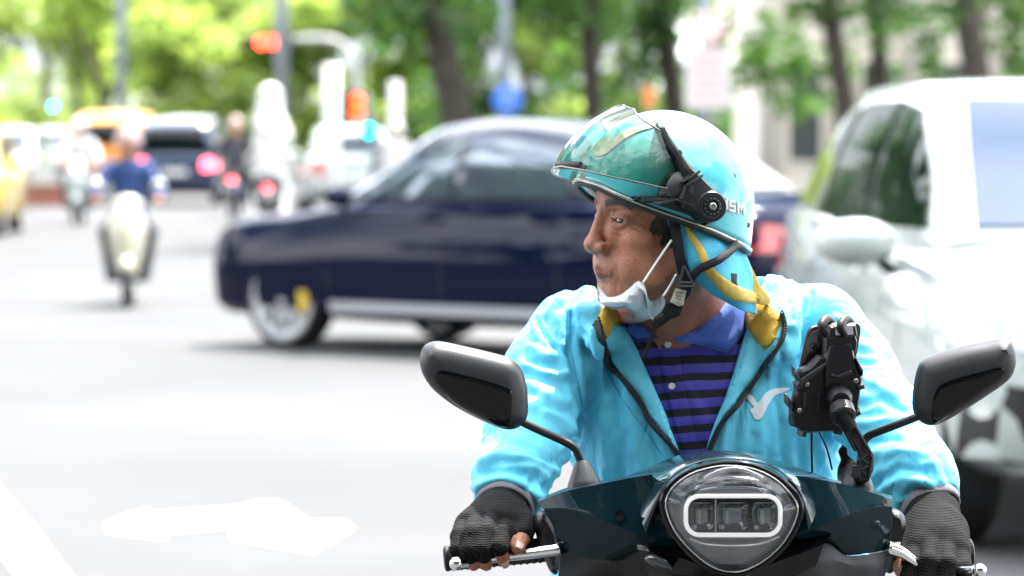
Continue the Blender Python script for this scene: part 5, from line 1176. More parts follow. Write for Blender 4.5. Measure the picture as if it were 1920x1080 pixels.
# ---- folds: ridge lines read off the photograph (pixels), width px, height mm
FOLDS = [
 ([(995, 651), (1015, 664), (1038, 664)], 8, 3.5), ([(978, 682), (1009, 697), (1057, 706)], 8, 4), ([(990, 722), (1026, 740), (1062, 752)], 9, 4),
 ([(1026, 768), (1050, 782), (1074, 808)], 9, 4), ([(990, 756), (1006, 756), (1020, 750)], 8, 3), ([(1005, 600), (1030, 640), (1064, 664)], 5, -3),
 ([(1068, 590), (1070, 660), (1082, 728), (1091, 766), (1082, 818), (1060, 850)], 7, -7), ([(1040, 590), (1058, 640), (1060, 700)], 9, 3),
 ([(925, 800), (960, 792), (1010, 806), (1050, 840)], 9, 4.5), ([(915, 835), (950, 824), (990, 836), (1035, 868)], 8, -4), ([(908, 862), (950, 850), (1000, 868), (1050, 890)], 10, 5),
 ([(902, 890), (940, 878), (985, 893), (1040, 925)], 8, -4), ([(894, 915), (935, 900), (985, 915), (1020, 945)], 8, 4), ([(1030, 880), (1012, 920), (1005, 960)], 8, 4), ([(1000, 900), (990, 935)], 6, -3),
 ([(1110, 620), (1128, 700), (1132, 790), (1138, 900)], 10, 5), ([(1140, 660), (1160, 760), (1168, 900)], 8, -5), ([(1165, 700), (1190, 800), (1204, 900)], 10, 4.5), ([(1200, 740), (1222, 810), (1240, 880)], 7, -3),
 ([(1090, 600), (1102, 680), (1104, 800)], 8, -4), ([(1098, 545), (1090, 580), (1092, 610)], 8, 4), ([(1075, 545), (1060, 575)], 8, -3), ([(1050, 560), (1020, 590), (1002, 625)], 7, 3),
 ([(1445, 680), (1430, 760), (1424, 880)], 10, 4), ([(1400, 730), (1382, 800), (1378, 880)], 9, -4), ([(1465, 650), (1458, 740), (1470, 880)], 8, -4), ([(1360, 800), (1350, 870)], 8, 3),
 ([(1500, 560), (1490, 600), (1492, 660), (1486, 720)], 8, 5), ([(1520, 550), (1512, 600), (1500, 650)], 6, -4.5), ([(1545, 560), (1530, 600), (1528, 650)], 8, 4), ([(1475, 525), (1478, 560), (1484, 600)], 6, -4),
 ([(1525, 700), (1530, 800), (1552, 890)], 8, 5), ([(1500, 720), (1500, 880)], 8, -4), ([(1570, 600), (1600, 640), (1625, 650)], 8, 4), ([(1560, 640), (1590, 672), (1636, 680)], 7, -3.5),
 ([(1600, 700), (1640, 720), (1680, 740)], 8, 4), ([(1610, 760), (1650, 750), (1695, 772)], 7, -4), ([(1555, 830), (1600, 800), (1640, 790), (1700, 790)], 9, 5), ([(1575, 850), (1620, 826), (1680, 822)], 7, -4),
 ([(1600, 880), (1650, 850), (1720, 850)], 9, 4.5), ([(1640, 905), (1680, 880), (1740, 884)], 7, -4.5), ([(1650, 925), (1690, 902), (1765, 915)], 9, 5), ([(1690, 930), (1730, 915), (1780, 940)], 6, -3.5),
 ([(1550, 650), (1560, 740), (1548, 830)], 9, -8), ([(1740, 850), (1765, 900), (1790, 945)], 7, 3)]
px, py = proj(Vj); P2 = np.stack([px, py], 1)
disp = np.zeros(len(Vj)); jit = np.stack([vnoise(Vj, 55, 1), vnoise(Vj, 55, 2)], 1)*4
for c, w, h in FOLDS:
    c = cat(c, 5); lo = c.min(0)-40; hi = c.max(0)+40
    m = ((P2 > lo) & (P2 < hi)).all(1) & (Nj[:, 1] < .45)
    if not m.any(): continue
    d = seg_dist(P2[m]+jit[m], c, False)
    disp[m] += h*.001*1.1*(np.exp(-(d/w)**2)-.35*np.exp(-((d-w*2)/w)**2))
disp += .0016*vnoise(Vj, 26, 3)+.0009*vnoise(Vj, 60, 4)
# sleeve rumples across the arm
for A in (ARM_R, ARM_L):
    ax_ = A[4]-A[1]; ax_ = ax_/np.linalg.norm(ax_); s = (Vj-A[1])@ax_; dd = chain(Vj, A, [.06]*5, .02)
    w = np.exp(-(np.maximum(dd, 0)/.01)**2)*np.clip((s+.02)/.05, 0, 1)
    disp += w*.0016*np.sin(s*190+6*vnoise(Vj, 14, 5)+3*vnoise(Vj, 30, 6))*np.clip(.5+vnoise(Vj, 18, 7), 0, 1)
edge_f = np.clip((seg_dist(P2, JVa)-3)/10, 0, 1)
Vj = Vj+Nj*(disp*edge_f)[:, None]
def nylon(t, b, tc):
    """crisp crumples: creased (ridged) noise stretched down the cloth, plus fine puckering"""
    mp_ = t.nodes.new('ShaderNodeMapping'); mp_.inputs['Scale'].default_value = (1, 1, .45)
    t.links.new(tc.outputs['Object'], mp_.inputs[0]); prev = None
    for sc_n, dist_, stren, det in ((13, .020, .55, 3), (34, .007, .5, 4), (120, .002, .35, 3)):
        n = t.nodes.new('ShaderNodeTexNoise'); n.inputs['Scale'].default_value = sc_n; n.inputs['Detail'].default_value = det; n.inputs['Distortion'].default_value = .6
        a = t.nodes.new('ShaderNodeMath'); a.operation = 'SUBTRACT'; a.inputs[1].default_value = .5; a2 = t.nodes.new('ShaderNodeMath'); a2.operation = 'ABSOLUTE'
        bp = t.nodes.new('ShaderNodeBump'); bp.inputs['Strength'].default_value = stren; bp.inputs['Distance'].default_value = dist_
        t.links.new(mp_.outputs[0], n.inputs['Vector']); t.links.new(n.outputs['Fac'], a.inputs[0]); t.links.new(a.outputs[0], a2.inputs[0]); t.links.new(a2.outputs[0], bp.inputs['Height'])
        if prev: t.links.new(prev, bp.inputs['Normal'])
        prev = bp.outputs[0]
    t.links.new(prev, b.inputs['Normal'])
cyan = mat('cyan_nylon', (.115, .54, .72), .58, var=.06, vs_=14, spec=.35, sheen=.1, fn=nylon)
jacket = mk('jacket', Vj, Qj, cyan, RIDER); jacket['label'] = 'open cyan windbreaker'
bvj = bvh_of(jacket, RIDER.location)
# cuffs
grey = mat('grey_knit', (.16, .155, .17), .8, var=.15, vs_=200, bump=.3, bs=500)
for A, r in ((ARM_R, .043), (ARM_L, .045)):
    n = A[-1]-A[-2]; n = Vector(n/np.linalg.norm(n)); c = Vector(A[-1])-n*.026
    MB().lathe([(r*.7, .004), (r*.93, .010), (r*.97, .015), (r*.94, .024), (r*.88, .0275), (r*.82, .022), (r*.8, 0)], c, n, 40).build('cuff', grey, jacket, True)
# ================================================================= shirt
def shirt_sdf(p):
    d = ell(p, W(1315, 775, 5.57), (.185, .132, .195))
    d = smin(d, ell(p, (CX, 5.64, .98), (.17, .145, .22)), .06)
    d = smin(d, cap(p, W(1100, 628, 5.56), W(1525, 622, 5.57), .048), .07)
    d = smax(d, -cap(p, W(1288, 540, 5.52), W(1296, 588, 5.535), .062, .058), .008)
    d = smin(d, smax(cap(p, W(1292, 590, 5.53), W(1302, 650, 5.56), .071), -cap(p, W(1285, 530, 5.52), W(1295, 585, 5.53), .064), .004), .01)
    d = smax(d, .78-p[:, 2], .01)
    px, py = proj(p); d = smax(d, (570-py)/1340., .01)
    return d
xs = axis(.06, .52, .0045); ys = axis(5.36, 5.8, .0045); zs = axis(.8, 1.27, .0045)
Vs, Qs = nets(shirt_sdf, xs, ys, zs); Vs = vsmooth(Vs, Qs, 2); Ns = vnormals(Vs, Qs)
px, py = proj(Vs); P2 = np.stack([px, py], 1); disp = np.zeros(len(Vs))
for c, w, h in [([(1240, 660), (1270, 700), (1330, 790)], 7, 3), ([(1236, 640), (1252, 750), (1285, 860)], 6, -2.5), ([(1300, 760), (1320, 800), (1340, 840)], 9, 3.5), ([(1380, 650), (1350, 740), (1320, 800)], 8, 2.5), ([(1280, 660), (1320, 690), (1370, 700)], 8, 2), ([(1243, 625), (1252, 700), (1268, 800), (1290, 870)], 2.5, 1.5)]:
    c = cat(c, 5); d = seg_dist(P2, c, False); disp += np.where(Ns[:, 1] < 0, h*.001*np.exp(-(d/w)**2), 0)
Vs = Vs+Ns*(disp+.0015*vnoise(Vs, 30, 8))[:, None]
def stripes(t, b, tc):
    s = t.nodes.new('ShaderNodeSeparateXYZ'); n = t.nodes.new('ShaderNodeTexNoise'); n.inputs['Scale'].default_value = 9
    a = t.nodes.new('ShaderNodeMath'); a.operation = 'MULTIPLY_ADD'; a.inputs[1].default_value = .018
    m1 = t.nodes.new('ShaderNodeMath'); m1.operation = 'MULTIPLY'; m1.inputs[1].default_value = 1/.0243
    m2 = t.nodes.new('ShaderNodeMath'); m2.operation = 'FRACT'
    r = t.nodes.new('ShaderNodeValToRGB'); e = r.color_ramp.elements; r.color_ramp.interpolation = 'LINEAR'
    e[0].position = 0; e[0].color = (.05, .04, .42, 1); e[1].position = 1; e[1].color = (.05, .04, .42, 1)
    for p_, c_ in ((.50, (.05, .04, .42, 1)), (.53, (.003, .003, .006, 1)), (.95, (.003, .003, .006, 1)), (.98, (.05, .04, .42, 1)), (.49, (.09, .07, .35, 1))):
        q = e.new(p_); q.color = c_
    mm = t.nodes.new('ShaderNodeMath'); mm.operation = 'ADD'
    x2 = t.nodes.new('ShaderNodeMath'); x2.operation = 'MULTIPLY'; x2.inputs[1].default_value = -.09
    t.links.new(tc.outputs['Object'], s.inputs[0]); t.links.new(tc.outputs['Object'], n.inputs['Vector'])
    t.links.new(n.outputs['Fac'], a.inputs[0]); t.links.new(s.outputs['Z'], a.inputs[2]); t.links.new(s.outputs['X'], x2.inputs[0])
    t.links.new(a.outputs[0], mm.inputs[0]); t.links.new(x2.outputs[0], mm.inputs[1])
    t.links.new(mm.outputs[0], m1.inputs[0]); t.links.new(m1.outputs[0], m2.inputs[0]); t.links.new(m2.outputs[0], r.inputs[0]); t.links.new(r.outputs[0], b.inputs['Base Color'])
shirt = mk('shirt', Vs, Qs, mat('striped_cotton', (.05, .04, .4), .85, fn=stripes, sheen=.2), RIDER); shirt['label'] = 'polo shirt with violet and black stripes'
bvs = bvh_of(shirt, RIDER.location)
peri = mat('blue_collar_knit', (.06, .15, .60), .85, var=.08, vs_=60, bump=.3, bs=700, sheen=.3)
S_sh = on(bvs, 5.43, 14, 5)
bv_bs = BVHTree.FromPolygons([Vector(v) for v in np.vstack([V, Vs])], [tuple(map(int, q)) for q in np.vstack([Q, Qs+len(V)])])
S_bs = on(bv_bs, 5.43, 16, 7)
patch('collar', [(1262, 634), (1300, 618), (1342, 590), (1370, 556), (1386, 540), (1396, 585), (1392, 626), (1376, 652), (1361, 662), (1325, 650), (1290, 642)], S_bs, peri, shirt, .010, .007, .006, 7, base=.003)
patch('collar', [(1172, 622), (1185, 608), (1214, 612), (1236, 636), (1214, 634), (1196, 636)], S_bs, peri, shirt, .008, .005, .006, 6, base=.002)
patch('placket', [(1240, 640), (1273, 640), (1281, 720), (1300, 800), (1316, 866), (1290, 866), (1268, 800), (1250, 720)], S_sh, MATS['striped_cotton'], shirt, .0022, .002, .003, 7)
for c in ((1255, 643), (1259, 725)):
    C, Nn = S_bs(np.array([c], float)); C = C+Nn*.004; MB().lathe([(.0045, -.004), (.0047, .003), (.0036, .0042), (.003, .0034), (.0001, .0034)], C[0], (Nn[0]+np.array([0, -.5, 0])), 14).build('button', mat('shirt_button', (.75, .72, .66), .35), shirt, True)
# ================================================================= jacket details
S_j = on(bvj, 5.42, 12, 3)
bv_all = BVHTree.FromPolygons([Vector(v) for v in np.vstack([Vj, Vs, V])], [tuple(map(int, q)) for q in np.vstack([Qj, Qs+len(Vj), Q+len(Vj)+len(Vs)])])
S_all = on(bv_all, 5.42, 16, 9)
lin = mat('cyan_lining', (.13, .57, .75), .55, var=.05, vs_=20, bump=.2, bs=60)
yel = mat('yellow_lining', (.50, .30, .025), .6, var=.22, vs_=24, bump=.4, bs=40)
zipm = mat('black_zip', (.006, .006, .008), .55, bump=.5, bs=900)
LZ = [(1116, 606), (1124, 640), (1146, 678), (1178, 726), (1212, 772), (1244, 816), (1274, 858)]
LI = [(1172, 612), (1192, 650), (1213, 696), (1232, 740), (1250, 786), (1266, 826), (1278, 858)]
RZ = [(1466, 590), (1470, 622), (1452, 662), (1420, 706), (1384, 752), (1352, 798), (1328, 852)]
RI = [(1396, 600), (1400, 634), (1388, 680), (1370, 722), (1350, 768), (1334, 810), (1322, 852)]
def lapel(A, B, name, m):
    poly = np.vstack([cat(A, 4), cat(B, 4)[::-1]]); return patch(name, poly, S_all, m, jacket, .007, .012, .004, 8)
lapel(LZ, LI, 'lapel', lin); lapel(RZ, RI, 'lapel', lin)
def strip(name, path, w, m, parent, lift, surf=None, step=6, smooth=5):
    P = cat(path, smooth); T = np.gradient(P, axis=0); T /= np.linalg.norm(T, axis=1)[:, None]; Nn = np.stack([-T[:, 1], T[:, 0]], 1)
    ww = np.array(w if hasattr(w, '__len__') else [w]*2, float); ww = np.interp(np.linspace(0, 1, len(P)), np.linspace(0, 1, len(ww)), ww)[:, None]
    return patch(name, np.vstack([P+Nn*ww/2, (P-Nn*ww/2)[::-1]]), surf or S_all, m, parent, lift, .0025, .003, step, base=.001)
for Z in (LZ, RZ):
    z_ = strip('zip_tape', Z, 9, zipm, jacket, .0105)
    P = resample(cat(Z, 8), 60); C, Nn = S_all(P); T = np.gradient(C, axis=0); mb = MB()
    for c, n, tt in zip(C, Nn, T):
        tt = Vector(tt).normalized(); n = Vector(n); M = Matrix((tt.cross(n).normalized(), n, tt)).transposed(); mb.box(Vector(c)+n*.0118, (.0048, .002, .0018), M=M)
    o = mb.build('zip_teeth', mat('zip_teeth', (.03, .03, .035), .35, .3), z_)
    o['kind'] = 'stuff'
strip('stitching', [(1136, 700), (1170, 752), (1205, 800), (1240, 850)], 1.6, mat('seam_thread', (.04, .36, .55), .7), jacket, .0012, S_j)
strip('seam', [(1072, 560), (1068, 600), (1070, 650), (1084, 720), (1092, 764)], 1.5, MATS['seam_thread'], jacket, .001, S_j)
# yellow lining turned out at the collar
patch('collar_lining', [(1118, 600), (1124, 582), (1140, 570), (1160, 584), (1172, 598), (1158, 606), (1148, 612), (1140, 632), (1130, 642), (1120, 624)], S_all, yel, jacket, .011, .006, .004, 6)
patch('collar_lining', cat([(1376, 552), (1410, 548), (1440, 562), (1462, 584), (1469, 608), (1460, 640), (1443, 661), (1424, 650), (1404, 622), (1388, 592)], 3, True), S_all, yel, jacket, .013, .010, .004, 7,
      prof=lambda P, d: .013*np.sqrt(1-(1-np.clip(d/.01, 0, 1))**2)+.0022*np.sin((P[:, 0]*.9+P[:, 1]*.5)*.12))
# white bird-like emblem on the chest: a notched sweep of three pieces
wh = mat('white_print', (.72, .76, .78), .5)
patch('emblem', cat([(1395, 738), (1410, 742), (1421, 756), (1432, 740), (1448, 730), (1470, 727), (1482, 728), (1468, 736), (1452, 742), (1441, 756), (1434, 772), (1426, 785), (1416, 786), (1410, 776), (1406, 768), (1414, 764), (1404, 752)], 3, True), S_j, wh, jacket, .0012, .001, .002, 6, base=.0006)
# ================================================================= trousers, shoes
tro = mat('dark_trousers', (.012, .05, .075), .8, var=.2, vs_=20, bump=.4, bs=90)
def tro_sdf(p):
    d = smin(legs_sdf(p, .014), ell(p, (CX, 5.74, .84), (.16, .13, .10)), .04)
    return smax(d, .28-p[:, 2], .006)
V3, Q3 = nets(tro_sdf, axis(CX-.33, CX+.33, .011), axis(5.16, 5.95, .011), axis(.24, 1.0, .011))
mk('trousers', V3, Q3, tro, RIDER)
for s in (-1, 1):
    def shoe(p, s=s):
        d = smin(cap(p, (CX+s*.17, 5.33, .255), (CX+s*.19, 5.10, .235), .047, .040), cap(p, (CX+s*.17, 5.305, .24), (CX+s*.17, 5.30, .31), .05, .047), .02)
        return smax(d, .201-p[:, 2], .005)
    V4, Q4 = nets(shoe, axis(CX+s*.18-.1, CX+s*.18+.1, .009), axis(5.02, 5.42, .009), axis(.19, .40, .009))
    mk('shoe', V4, Q4, mat('black_shoe', (.01, .01, .011), .6), RIDER)
# ================================================================= gloves
def knit(t, b, tc):
    v = t.nodes.new('ShaderNodeTexWave'); v.inputs['Scale'].default_value = 100; v.inputs['Distortion'].default_value = .6; v.bands_direction = 'DIAGONAL'
    w = t.nodes.new('ShaderNodeTexWave'); w.inputs['Scale'].default_value = 112; w.bands_direction = 'Z'
    m = t.nodes.new('ShaderNodeMath'); m.operation = 'MULTIPLY'; bp = t.nodes.new('ShaderNodeBump'); bp.inputs['Strength'].default_value = .9; bp.inputs['Distance'].default_value = .0015
    r = t.nodes.new('ShaderNodeValToRGB'); r.color_ramp.elements[0].color = (.002, .002, .002, 1); r.color_ramp.elements[1].color = (.013, .0127, .0127, 1)
    r.color_ramp.elements[0].position = .15; r.color_ramp.elements[1].position = .8
    t.links.new(tc.outputs['Object'], v.inputs[0]); t.links.new(tc.outputs['Object'], w.inputs[0]); t.links.new(v.outputs['Fac'], m.inputs[0]); t.links.new(w.outputs['Fac'], m.inputs[1])
    t.links.new(m.outputs[0], bp.inputs['Height']); t.links.new(bp.outputs[0], b.inputs['Normal']); t.links.new(v.outputs['Fac'], r.inputs[0]); t.links.new(r.outputs[0], b.inputs['Base Color'])
glm = mat('black_knit_glove', (.02, .02, .02), .85, fn=knit, spec=.12)
def glove(H, A, cut, lo, hi, label):
    def f(p):
        d = hand_sdf(p, H, .0022, cut)
        n = (A[-1]-A[-2]); n = n/np.linalg.norm(n)
        return smin(d, smax(cap(p, A[-1]-n*.03, H['p'][0][0][0], .030, .032), -((p-(A[-1]-n*.025))@n), .002), .012)
    V5, Q5 = nets(f, axis(lo[0], hi[0], .0022), axis(lo[1], hi[1], .0024), axis(lo[2], hi[2], .0022))
    n5 = vnormals(V5, Q5); V5 = V5+n5*(.0007*vnoise(V5, 70, 9)+.0004*vnoise(V5, 160, 3))[:, None]
    o = mk('glove', V5, Q5, glm, RIDER); o['label'] = label
glove(HR, ARM_R, 3, (-.095, 5.04, .82), (.04, 5.32, .99), 'black fingerless glove with bare thumb and forefinger tips')
glove(HL, ARM_L, 3, (.49, 5.05, .77), (.66, 5.34, .99), 'black mesh-backed glove')
# bare tip nails
for H, ch in ((HR, 't'), (HR, 'f')):
    c, r = H['t'] if ch == 't' else H['f'][0]
    a, b = Vector(c[-2]), Vector(c[-1]); dr = (b-a).normalized(); o_ = b+dr*.001
    n = Vector((0.1, -1, .25)); n = (n-dr*n.dot(dr)).normalized(); sdv = dr.cross(n)
    G = []
    for i in range(6):
        row = []
        for j in range(7):
            u = (i/5-.5)*.0125; v = (j/6-.5)*.011; w = v*(1-.5*max(0, i/5-.6))
            row.append(tuple(o_+dr*u+sdv*w+n*(r[-1]*1.06-.0006-.7*v*v*60-max(0, i/5-.5)*.002)))
        G.append(row)
    Vn, Fn = grid(np.array(G)); solidify(mk('fingernail', Vn, Fn, mat('nail', hexc(225, 180, 165), .25, coat=.3), RIDER), .0008)
# ================================================================= HELMET (worn: clothing of the rider)
HE = np.array(W(1240, 424, 5.43)); CM = .01
def zb(phi):     # brim height in cm over signed azimuth (near side positive)
    a = (math.degrees(phi)+180) % 360-180
    return float(np.interp(a, [-180, -140, -90, -60, -40, -20, 0, 20, 45, 70, 90, 115, 140, 180], [-2.9, -1.8, 1.6, 3.6, 4.9, 5.6, 5.7, 5.1, 3.3, 1.6, .4, -1.2, -2.4, -2.9]))
CZ = 3.2
def hel(phi, tt, k=1.0, add=0.):
    """tt 0 at the brim .. 1 at the crown; returns world point"""
    z0 = zb(phi); th0 = math.asin(max(-1, min(1, (z0-CZ)/13.2))); th = th0+(math.pi/2-th0)*tt
    rr = math.cos(th) if th > 0 else math.cos(th*.35)
    y = (13.0 if math.cos(phi) > 0 else 13.2)*math.cos(phi)*rr; x = 11.9*math.sin(phi)*rr; z = CZ+13.2*math.sin(th)
    if th < 0: z = CZ+13.2*math.sin(th)
    v = np.array([x*k, y*k, CZ+(z-CZ)*k]); n = v-np.array([0, 0, CZ]); n = n/np.linalg.norm(n)
    return HE+HB@(v+n*add)*CM
nu, nv_ = 96, 34
G = np.array([[hel(2*math.pi*j/nu, (i/nv_)**.9 if i < nv_ else .9999) for j in range(nu)] for i in range(nv_+1)])
Vh, Fh = grid(G, True)
def hpaint(t, b, tc):
    n = t.nodes.new('ShaderNodeTexNoise'); n.inputs['Scale'].default_value = 7; n.inputs['Detail'].default_value = 8
    r = t.nodes.new('ShaderNodeValToRGB'); r.color_ramp.elements[0].color = (.042, .39, .46, 1); r.color_ramp.elements[1].color = (.07, .49, .55, 1)
    n2 = t.nodes.new('ShaderNodeTexNoise'); n2.inputs['Scale'].default_value = 260; r2 = t.nodes.new('ShaderNodeValToRGB'); r2.color_ramp.elements[0].position = .68; r2.color_ramp.elements[1].position = .74
    m = t.nodes.new('ShaderNodeMixRGB'); m.inputs[2].default_value = (.02, .22, .27, 1)
    t.links.new(tc.outputs['Object'], n.inputs[0]); t.links.new(tc.outputs['Object'], n2.inputs[0]); t.links.new(n.outputs['Fac'], r.inputs[0]); t.links.new(n2.outputs['Fac'], r2.inputs[0])
    t.links.new(r2.outputs[0], m.inputs[0]); t.links.new(r.outputs[0], m.inputs[1]); t.links.new(m.outputs[0], b.inputs['Base Color'])
HELM = mk('helmet', Vh, Fh, mat('turquoise_paint', (.05, .45, .52), .42, coat=.7, coatr=.06, spec=.4, fn=hpaint), RIDER); recalc(HELM)
solidify(HELM, .012, -1); HELM['label'] = 'turquoise half helmet with raised smoke visor'
bvhel = bvh_of(HELM, RIDER.location)
HELM_P = HELM
# rim trim
mb = MB(); ring = [hel(2*math.pi*j/nu, 0, 1, .05) for j in range(nu+1)]
mb.tube(ring, .0028, 8, caps=False); mb.build('brim_trim', mat('chrome_trim', (.35, .34, .32), .25, .9), HELM, True)
mb = MB(); mb.tube([Vector(hel(2*math.pi*j/nu, 0, .985, 0))-Vector(up)*.0045 for j in range(nu+1)], .0040, 8, caps=False); mb.build('brim_seal', mat('black_rubber', (.008, .008, .009), .6), HELM, True)
S_h = on(bvhel, 5.36, 10, 3); S_l = on(bvhel, 5.36, 10)
blk = mat('satin_black', (.006, .007, .009), .38, spec=.35, bump=.05, bs=900)
blk2 = mat('dark_grey_plastic', (.025, .027, .031), .45, bump=.08, bs=700)
met = mat('screw_steel', (.35, .34, .33), .35, .9)
# cream swoosh painted on the front
crm = mat('cream_print', (.50, .50, .40), .4, coat=.6)
patch('painted_swoosh', cat([(1112, 282), (1119, 270), (1132, 262), (1140, 250), (1146, 241), (1143, 255), (1150, 262), (1172, 246), (1200, 236), (1224, 234), (1226, 240), (1204, 246), (1178, 258), (1156, 274), (1136, 290), (1118, 293)], 3, True), S_l, crm, HELM, .0008, .001, .001, 5, base=.0012)
for c in ((1094, 331),): patch('rivet', [(c[0]+6*math.cos(a*.63), c[1]+7*math.sin(a*.63)) for a in range(10)], S_h, mat('dull_rivet', (.25, .22, .17), .5, .4), HELM, .002, .003, .001, 4)
patch('rivet', [(1402+3.5*math.cos(a*.63), 422+5*math.sin(a*.63)) for a in range(10)], S_h, blk, HELM, .001, .003, .001, 3)
patch('paint_chip', [(1373, 323), (1379, 328), (1380, 333), (1376, 331)], S_h, mat('chip', (.03, .2, .28), .6), HELM, .0003, .001, .001, 3, base=.0003)
# lettering on the side: the visible letters H S M after the pivot
def letter(strokes, ox, oy, w, h, sk, name='lettering'):
    for st in strokes:
        P = [(ox+x*w+sk[0]*0, oy+y*h+x*w*sk[1]) for x, y in st]
        patch(name, P, S_l, wh2, HELM, .0006, .001, .001, 3, base=.0012)
wh2 = mat('white_lettering', (.62, .60, .55), .45)
def bar(x0, y0, x1, y1): return [(x0, y0), (x1, y0), (x1, y1), (x0, y1)]
LH = [bar(0, 0, .34, 1), bar(.66, 0, 1, 1), bar(.34, .38, .66, .64)]
LS = [bar(0, 0, 1, .24), bar(0, .24, .34, .40), bar(0, .40, 1, .62), bar(.66, .62, 1, .78), bar(0, .78, 1, 1)]
LM = [bar(0, 0, .27, 1), bar(.73, 0, 1, 1), [(.27, 0), (.5, .5), (.73, 0), (.73, .35), (.5, .85), (.27, .35)]]
letter([bar(0, 0, 1, .25), bar(.33, .25, .67, 1)], 1338, 364, 9, 22, (0, .2))
letter(LH, 1353, 369, 11, 22, (0, .2)); letter(LS, 1366, 374, 12, 22, (0, .2)); letter(LM, 1381, 377, 15, 23, (0, .2))
# base housing, arm, pivot
patch('visor_mount', [(1155, 386), (1163, 372), (1180, 368), (1236, 368), (1268, 360), (1300, 366), (1340, 372), (1350, 392), (1346, 412), (1320, 424), (1290, 420), (1262, 410), (1230, 400), (1190, 396)], S_h, blk, HELM, .014, .012, .008, 6)
patch('mount_dome', cat([(1234, 372), (1236, 350), (1246, 332), (1262, 320), (1280, 318), (1296, 328), (1302, 345), (1290, 372), (1262, 382)], 3, True), S_h, blk2, HELM, .018, .022, .008, 5)
arm_ = patch('visor_arm', [(1226, 241), (1231, 235), (1240, 241), (1262, 275), (1290, 318), (1308, 335), (1338, 365), (1349, 382), (1346, 402), (1326, 419), (1304, 414), (1290, 402), (1270, 392), (1264, 374), (1274, 340), (1262, 310), (1248, 290), (1236, 265)], S_h, blk, HELM, .0235, .006, .002, 6)
Cp, Np = S_h(np.array([[1324., 388.]])); Cp = Vector(Cp[0]); Np = (Vector(Np[0])+Vector((-.1, -.35, .05))).normalized()
MB().lathe([(.0215, 0), (.0215, .026), (.0195, .0285), (.0150, .0285), (.0145, .0275), (.0135, .0275), (.0135, .0295), (.009, .0305), (.0085, .029), (.0001, .029)], Cp, Np, 36).build('pivot_cap', blk, HELM)
MB().lathe([(.0158, .0280), (.0162, .0292), (.0150, .0292), (.0148, .0280)], Cp, Np, 36, caps=False).build('pivot_ring', blk2, HELM)
MB().lathe([(.0052, .028), (.0052, .0315), (.004, .0325), (.0022, .0325), (.002, .031), (.0001, .031)], Cp, Np, 20).build('pivot_screw', met, HELM)
mb = MB()
for a in range(12):
    e1 = Np.orthogonal().normalized(); e2 = Np.cross(e1); mb.ball(Cp+Np*.0298+(e1*math.cos(a*.5236)+e2*math.sin(a*.5236))*.0112, .0009, 6, 4)
mb.build('pivot_detent', met, HELM)
patch('arm_slot', [(1240, 254), (1245, 256), (1253, 270), (1249, 272)], S_h, mat('pale_slot', (.6, .7, .72), .4), HELM, .0242, .001, 0, 4)
patch('arm_slot', [(1266, 290), (1270, 292), (1275, 301), (1271, 301)], S_h, mat('pale_slot'  , (.6, .7, .72), .4), HELM, .0242, .001, 0, 4)
patch('mount_window', [(1282, 348), (1296, 352), (1291, 372), (1279, 366)], S_h, mat('black_hole', (.003, .003, .003), .5), HELM, .0245, .001, 0, 4)
for P in ([(1268, 346), (1300, 326), (1304, 330), (1272, 351)], [(1274, 352), (1306, 332), (1309, 336), (1279, 356)], [(1262, 372), (1292, 384), (1290, 388), (1260, 377)]):
    patch('mount_rib', P, S_h, blk2, HELM, .0255, .001, 0, 4)
patch('brim_lip', [(1155, 388), (1164, 372), (1200, 367), (1262, 370), (1266, 378), (1210, 381), (1180, 392)], S_h, blk2, HELM, .016, .006, 0, 5)
# visor: tinted shell standing proud of the forehead
def vis(phi, z):
    a = abs(phi); k = 1.05+.235*(lambda s: s*s*(3-2*s))(min(1, max(0, (math.radians(86)-a)/math.radians(56))))
    th = math.asin(min(.985, (z-CZ)/(14.8))); y = 13.0*k*math.cos(phi)*math.cos(th); x = 11.9*k*math.sin(phi)*math.cos(th)
    return HE+HB@np.array([x, y, CZ+(z-CZ)*1.0])*CM
G = []
NV = 22; NU = 56
for i in range(NV+1):
    row = []
    for j in range(NU+1):
        ph = R(-84+168*j/NU); a = abs(math.degrees(ph)); zl = float(np.interp(a, [0, 20, 45, 65, 84], [7.4, 7.0, 6.0, 5.2, 4.8])); zt = float(np.interp(a, [0, 30, 60, 84], [16.6, 16.0, 13.2, 8.0]))
        row.append(vis(ph, zl+(zt-zl)*i/NV))
    G.append(row)
Gv = np.array(G); Vv, Fv = grid(Gv)
visor = mk('visor', Vv, Fv, clearmat('smoke_visor', (.60, .65, .54), .03, 1.36), HELM); visor['label'] = 'raised smoke tinted visor'
edge = [tuple(v) for v in Gv[0]]; mb = MB().tube(edge, .0014, 6); mb.tube([tuple(v) for v in Gv[-1]], .0014, 6); mb.tube([tuple(v) for v in Gv[:, -1]], .0012, 6); mb.tube([tuple(v) for v in Gv[:, 0]], .0012, 6)
mb.build('visor_rim', mat('visor_rim', (.10, .08, .075), .3, coat=.5), HELM, True)
mb = MB(); c0 = [vis(R(a), 7.5) for a in range(-16, 17, 4)]
Gb = np.array([[Vector(p)+Vector(up)*(h*.001)-Vector(fw)*d for p in c0] for h, d in ((7, .002), (-3, -.001), (-5, .010), (1, .014), (7, .002))]); Vb, Fb = grid(Gb)
recalc(mk('visor_lip', Vb, Fb, blk, HELM))
